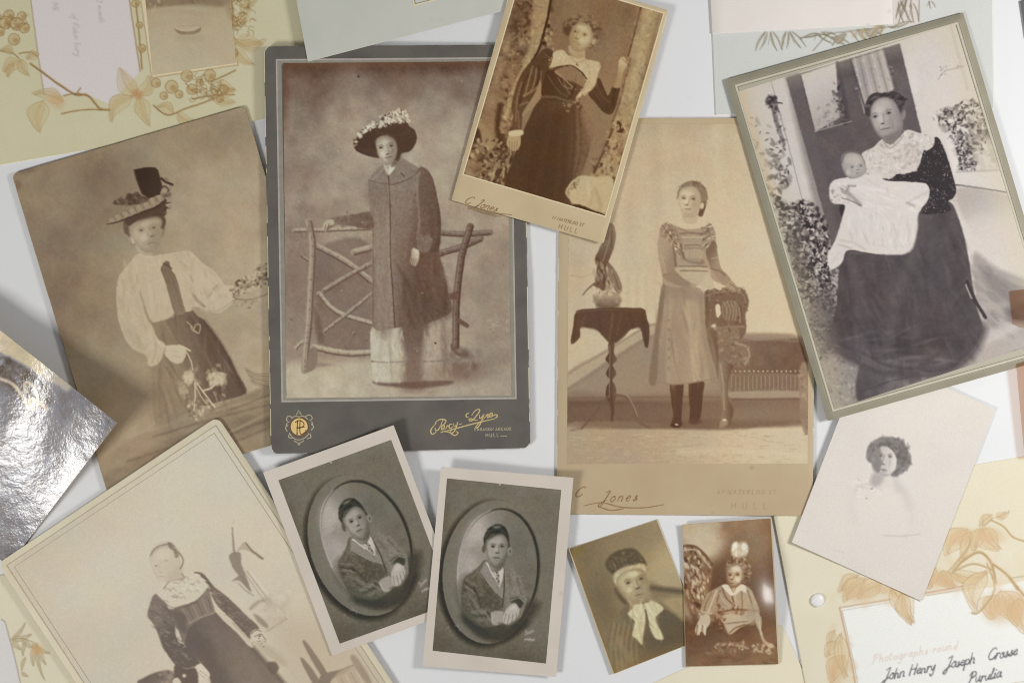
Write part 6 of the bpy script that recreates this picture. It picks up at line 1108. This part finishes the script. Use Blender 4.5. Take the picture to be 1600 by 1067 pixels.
ls = [pts(a, True, False) for a in ('692 656 688 666 684 672 680 671 680 668', '679 664 682 658 689 655 696 656 696 660 692 664 687 665', '682 661 676 667 673 673 675 678 680 676 682 672', '689 670 694 668 694 664.5 690.5 666 690 671 695 670', '696 671 699 665 701 665.5 701 667', '707 662.5 703 663 701.5 667 704 669 708 666', '709 661 709.5 666 713 664 715 659 712 670 707 676 703 675 708 670', '717 663 722 661.5', '733 645 729 647 728.5 651 732 652', '737 649 741 643 746 639.5 749.5 640 748.5 644 743.5 650.5 738 656.5 733.5 657 733.5 654.5 737 654 742 656.5 747 655.5', '749.5 647.5 749.5 653.5 753 651.5 756 646.5 752 659 747 667 743 668 748 661 756 654.5', '757 653.5 759 647.5 758.5 651.5 762 647 763 647.5 762 652.5 765 650.5', '765.5 649.5 769.5 648 768.5 645 765.5 647 765.5 651.5 770.5 649.5', '770.5 649.5 774 647.5 777 649 775.5 652 773 652.5', '688 675.5 715 668.5 745 660.5 773 654', '690 674 700 674.5 706 678 711 680 716 676 712 673.5')]
ribbon('gilt_signature', ls, taper, z, 1.34, t, M['gilt'])
ls = pen('PARAGON ARCADE', 741.5, 673, 2.35, -1, 0, .5, block=True)+pen('HULL', 759, 682.5, 2.9, -2, 0, .7, block=True)+[pts('782 681 792 681', False, False)]
ribbon('gilt_address', ls, 1.0, z, 1.34, t, M['gilt_pale'])
# crowned monogram
cx, cy = 467.5, 666.5; an = np.linspace(0, 2*math.pi, 40, endpoint=False)
def ell(r, k=1.0): return np.stack([cx+r*np.cos(an), cy+r*k*np.sin(an)], -1)
def disc(name, p, zf, off, parent, m):
    c = p.mean(0); P = np.concatenate([c[None], p]); n = len(p); i = np.arange(n)
    q4 = np.stack([0*i[::2], 1+i[::2], 1+(i[::2]+1) % n, 1+(i[::2]+2) % n], -1)
    return link(name, mesh_from(name, W(P[:, 0], P[:, 1], zf(P[:, 0], P[:, 1])+off*.001)-base(parent), q4, False), parent, [m])
em = disc('gilt_monogram', ell(13.2), z, 1.34, t, M['gilt_disc'])
def sub(o): o.parent = em; o.matrix_parent_inverse.identity(); o.location = (0, 0, 0); return o
sub(ribbon('ring', [ell(14.2)], 1.3, z, 1.36, t, M['gilt_ink'], True))
sub(ribbon('initials', [pts(s, True, False) for s in ('465 656 464 678', '469 655 469 677 477 675 478 671', '461 660 467 657 473 659 475 664 470 668 463 668', '466 668 476 667', '463 678 466 677')], 1.5, z, 1.37, t, M['gilt_ink']))
sc_l = [pts(s, True, False) for s in ('463 648 467 642 471 648', '465 646 467 641 469 646', '458 652 450 650 448 656 452 660', '450 664 446 668 449 674', '452 678 451 683 457 684', '476 651 484 648 488 653 484 657', '486 662 490 667 486 672', '484 677 486 683 480 685', '459 688 467 692 475 688', '455 654 461 650 467 651 474 650 481 655', '452 676 458 684 467 687 476 684 483 677', '449 660 447 665', '487 658 489 664', '464 690 467 695 470 690')]
sub(ribbon('scroll', sc_l, 1.5, z, 1.34, t, M['gilt_pale']))
# woman between two trees, small tan card
q = [(807, -51), (1045, 17), (943, 381), (705, 313)]; zc = plane((705, 312, 2.6), (945, 380, 1.4), (1045, 17, 1.3)); z = lambda x, y: zc(x, y)+.0016*np.clip(((x-705)*.96+(y-312)*.27-140)/108, 0, 1)**2
t = thing('portrait_card', 'small tan card of a curly haired woman standing between bark covered trees', 'photograph', q, .001, G_MT)
card('card_mount', q, z, .8, t, M['tan'], M['edge'], 4, 9, None, .3, 7, .4)
iq = [(817, -43), (1036, 22), (945, 337), (725, 272)]
print_sheet('photograph', iq, z, .88, t, pr_bark(), PM['albumen'], 1.2, 0, .3, 8); ribbon('border_line', [dense(inset(iq, (-1.4, -1.4, -1.4, -1.4)))], 1.6, z, .84, t, M['rule_cream'], True)
ls = pen('C Jones', 724, 317, 6.4, 16, .5, .2)+[pts('748 326 775 333 800 336', True, False), pts('735 322 752 330 782 339', True, False)]
ribbon('printed_name', ls, lambda n: .8+.9*np.sin(np.linspace(.3, 2.8, n)), z, .83, t, M['ink']); ribbon('printed_address', pen('17 WATERLOO ST', 862, 342, 2.5, 14, .2, .3, block=True)+pen('HULL', 872, 357, 4.0, 15, .1, .9, block=True), 1.1, z, .83, t, M['ink'])
# girl beside a carved chair
q = [(874, 185), (1276, 184), (1270, 806), (869, 803)]
z = lambda x, y: .00005+.00095*(np.clip((x-870)/402, 0, 1)*np.clip((y-185)/620, 0, 1))**2
t = thing('portrait_card', 'large honey tan card of a standing girl beside a carved chair and plant table', 'photograph', q, 0, G_MT)
card('card_mount', q, z, 1.0, t, M['tan2'], M['edge'], 5, 9, None, .4, 9, .3)
iq = [(889, 194), (1265, 194), (1262, 724), (886, 725)]
print_sheet('photograph', iq, z, 1.07, t, pr_girl(), PM['albumen'], 1.12, 0, .3, 10)
ls = pen('C', 896, 776, 8.0, 0, .5)+pen('Jones', 937, 784, 8.2, -2, .45, .55)+[pts('912 790 940 785 970 792 1005 793 1038 788', True, False), pts('935 791 955 797 975 794', True, False)]
ribbon('printed_name', ls, lambda n: .9+1.2*np.sin(np.linspace(.3, 2.8, n)), z, 1.04, t, M['ink']); ribbon('printed_address', pen('47 WATERLOO ST', 1120, 772, 3.6, 0, .15, .75, block=True)+pen('HULL', 1143, 795, 5.2, 0, .05, 1.9, block=True), 1.0, z, 1.04, t, M['ink_pale'])
# mother and infant
q = [(1133, 125), (1505, 20), (1665, 553), (1293, 658)]; z = plane((1133, 125, 1.3), (1505, 20, 1.1), (1293, 658, 2.75))
t = thing('portrait_card', 'thick khaki mount with a seated mother holding an infant in a white gown', 'photograph', q, .001, G_MT)
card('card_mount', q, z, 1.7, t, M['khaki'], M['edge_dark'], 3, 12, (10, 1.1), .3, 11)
iq = [(1153.5, 143.5), (1492, 37), (1643, 530), (1304, 639)]
for nm, dd, w, m in (('outer_line', 11, 1.0, 'rule_dark'), ('embossed_line', 13.6, 2.4, 'rule_khaki'), ('inner_line', 16.2, .9, 'rule_dark')):
    ribbon(nm, [dense(inset(q, (dd, dd, dd, dd)))], w, z, 1.73, t, M[m], True)
print_sheet('photograph', iq, z, 1.8, t, pr_mother(), PM['gelatin'], 1.12, 0, .2, 12, None, .86)
# faded head of a woman
q = [(1352, 548), (1555, 640), (1440, 939), (1237, 847)]
def z(x, y):
    u = ((x-1237)*203+(y-847)*92)/(203**2+92**2)           # 0 along the free left edge
    return .0010+.0014*np.clip(1-u, 0, 1)**3+.0006*np.clip(u-.7, 0, 1)
t = thing('loose_print', 'pale faded print of a dark haired woman, only her head showing', 'photograph', q, .001, G_PR)
card('paper', q, z, .22, t, M['blush'], M['edge_dark'], 0, 12); print_sheet('photograph', inset(q, (.3, .3, .3, .3)), z, .27, t, pr_vignette(), PM['gelatin'], 1.3, k=.82)
# the two prints of a boy
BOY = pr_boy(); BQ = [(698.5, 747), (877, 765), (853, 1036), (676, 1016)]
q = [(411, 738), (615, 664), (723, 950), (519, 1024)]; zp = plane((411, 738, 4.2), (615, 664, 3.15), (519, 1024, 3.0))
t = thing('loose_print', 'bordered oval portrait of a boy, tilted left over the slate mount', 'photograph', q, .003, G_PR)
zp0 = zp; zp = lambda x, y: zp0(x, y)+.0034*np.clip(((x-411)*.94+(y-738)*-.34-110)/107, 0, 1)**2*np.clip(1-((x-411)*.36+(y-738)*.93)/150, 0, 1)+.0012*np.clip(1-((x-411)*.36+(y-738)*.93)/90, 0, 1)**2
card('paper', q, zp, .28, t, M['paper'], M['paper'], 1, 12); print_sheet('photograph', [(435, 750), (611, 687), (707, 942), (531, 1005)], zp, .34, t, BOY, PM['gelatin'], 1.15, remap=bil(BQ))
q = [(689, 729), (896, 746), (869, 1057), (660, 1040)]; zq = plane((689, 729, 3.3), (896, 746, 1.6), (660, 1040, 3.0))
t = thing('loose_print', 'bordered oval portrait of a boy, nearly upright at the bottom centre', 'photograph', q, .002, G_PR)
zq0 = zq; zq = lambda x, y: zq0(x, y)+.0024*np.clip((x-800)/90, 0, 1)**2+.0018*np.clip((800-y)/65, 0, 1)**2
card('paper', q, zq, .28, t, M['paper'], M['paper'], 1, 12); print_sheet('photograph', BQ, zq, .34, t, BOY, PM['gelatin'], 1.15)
# old woman with a white bow
q = [(888, 857), (1027, 811), (1098, 998), (958, 1053)]
z = lambda x, y: .0002+.0010*np.clip(1-((x-888)*.93+(y-857)*-.36)/30, 0, 1)**2
t = thing('loose_print', 'small olive brown print of an old woman with a white bow', 'photograph', q, 0, G_PR)
card('paper', q, z, .32, t, M['tan'], M['edge'], 1.5, 8); print_sheet('photograph', inset(q, (2.2, .6, 1.6, .8)), z, .38, t, pr_gran(), PM['gelatin'], 1.15, 1)
# child with a hair bow
q = [(1066, 819), (1206, 809), (1218, 1037), (1071, 1041)]
z = lambda x, y: .0010+.0013*np.clip((890-y)/80, 0, 1)**2+.0046*np.clip((x-1145)/60, 0, 1.2)**2*np.exp(-((y-908)/75)**2)
t = thing('loose_print', 'glossy brown print of a seated child with a white hair bow', 'photograph', q, .001, G_PR)
card('paper', q, z, .25, t, M['tan'], M['edge'], 1, 6); print_sheet('photograph', inset(q, (.8, .4, 2.2, .4)), z, .30, t, pr_child(), PM['gloss'], 1.1)
# pale washed-out woman, large card at the lower left
q = [(-4, 880), (340, 650), (689, 1180), (345, 1410)]; z = plane((340, 650, 2.05), (0, 880, 2.0), (520, 1100, 1.2))
t = thing('portrait_card', 'large ivory card of a washed out woman in a ruffled collar', 'photograph', q, .001, G_MT)
card('card_mount', q, z, 1.1, t, M['ivory'], M['edge'], 14, 9, None, .3, 13, .3)
u_ = np.array([.8313, -.5558]); v_ = np.array([.55, .8352]); p0 = np.array([-4., 880.])+u_*10+v_*10; wq = 394
print_sheet('photograph', [p0, p0+u_*wq, p0+u_*wq+v_*612, p0+v_*612], z, 1.15, t, pr_pale(), PM['albumen'], 1.3, 8)
for nm, dd, w in (('embossed_line', 10.5, 1.4), ('inner_line', 19, 1.0)):
    ribbon(nm, [dense(inset(q, (dd, dd, dd, dd)))], w, z, 1.2, t, M['rule_ivory'], True)
# silvered, curling print at the left edge
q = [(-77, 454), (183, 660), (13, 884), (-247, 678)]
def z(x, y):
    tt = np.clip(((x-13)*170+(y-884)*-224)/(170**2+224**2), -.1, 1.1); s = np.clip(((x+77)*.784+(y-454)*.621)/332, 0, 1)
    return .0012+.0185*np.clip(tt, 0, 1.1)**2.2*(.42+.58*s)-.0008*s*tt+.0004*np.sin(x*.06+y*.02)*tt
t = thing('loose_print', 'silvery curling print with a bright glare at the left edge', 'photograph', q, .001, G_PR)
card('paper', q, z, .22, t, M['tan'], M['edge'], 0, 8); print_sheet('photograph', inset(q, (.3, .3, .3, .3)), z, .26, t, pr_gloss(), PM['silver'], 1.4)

# ------------------------------------------------------------------ right edge
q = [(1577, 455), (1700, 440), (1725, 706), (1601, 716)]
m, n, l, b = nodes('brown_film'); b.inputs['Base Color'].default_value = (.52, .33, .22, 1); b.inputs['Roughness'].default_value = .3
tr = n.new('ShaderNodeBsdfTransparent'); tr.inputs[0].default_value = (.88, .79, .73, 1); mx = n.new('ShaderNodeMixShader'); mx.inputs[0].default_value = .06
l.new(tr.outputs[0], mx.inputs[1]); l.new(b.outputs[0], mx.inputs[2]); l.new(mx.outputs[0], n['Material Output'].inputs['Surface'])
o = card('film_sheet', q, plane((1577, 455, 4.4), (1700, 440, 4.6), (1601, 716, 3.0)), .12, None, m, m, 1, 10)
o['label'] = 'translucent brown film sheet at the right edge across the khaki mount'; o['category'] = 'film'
q = [(1594, 2), (1680, -16), (1692, 44), (1603, 62)]
o = card('charcoal_card', q, flat(0), 1.0, None, M['dark'], M['dark'], 1, 10)
o['label'] = 'dark grey card tip at the top right edge'; o['category'] = 'card'
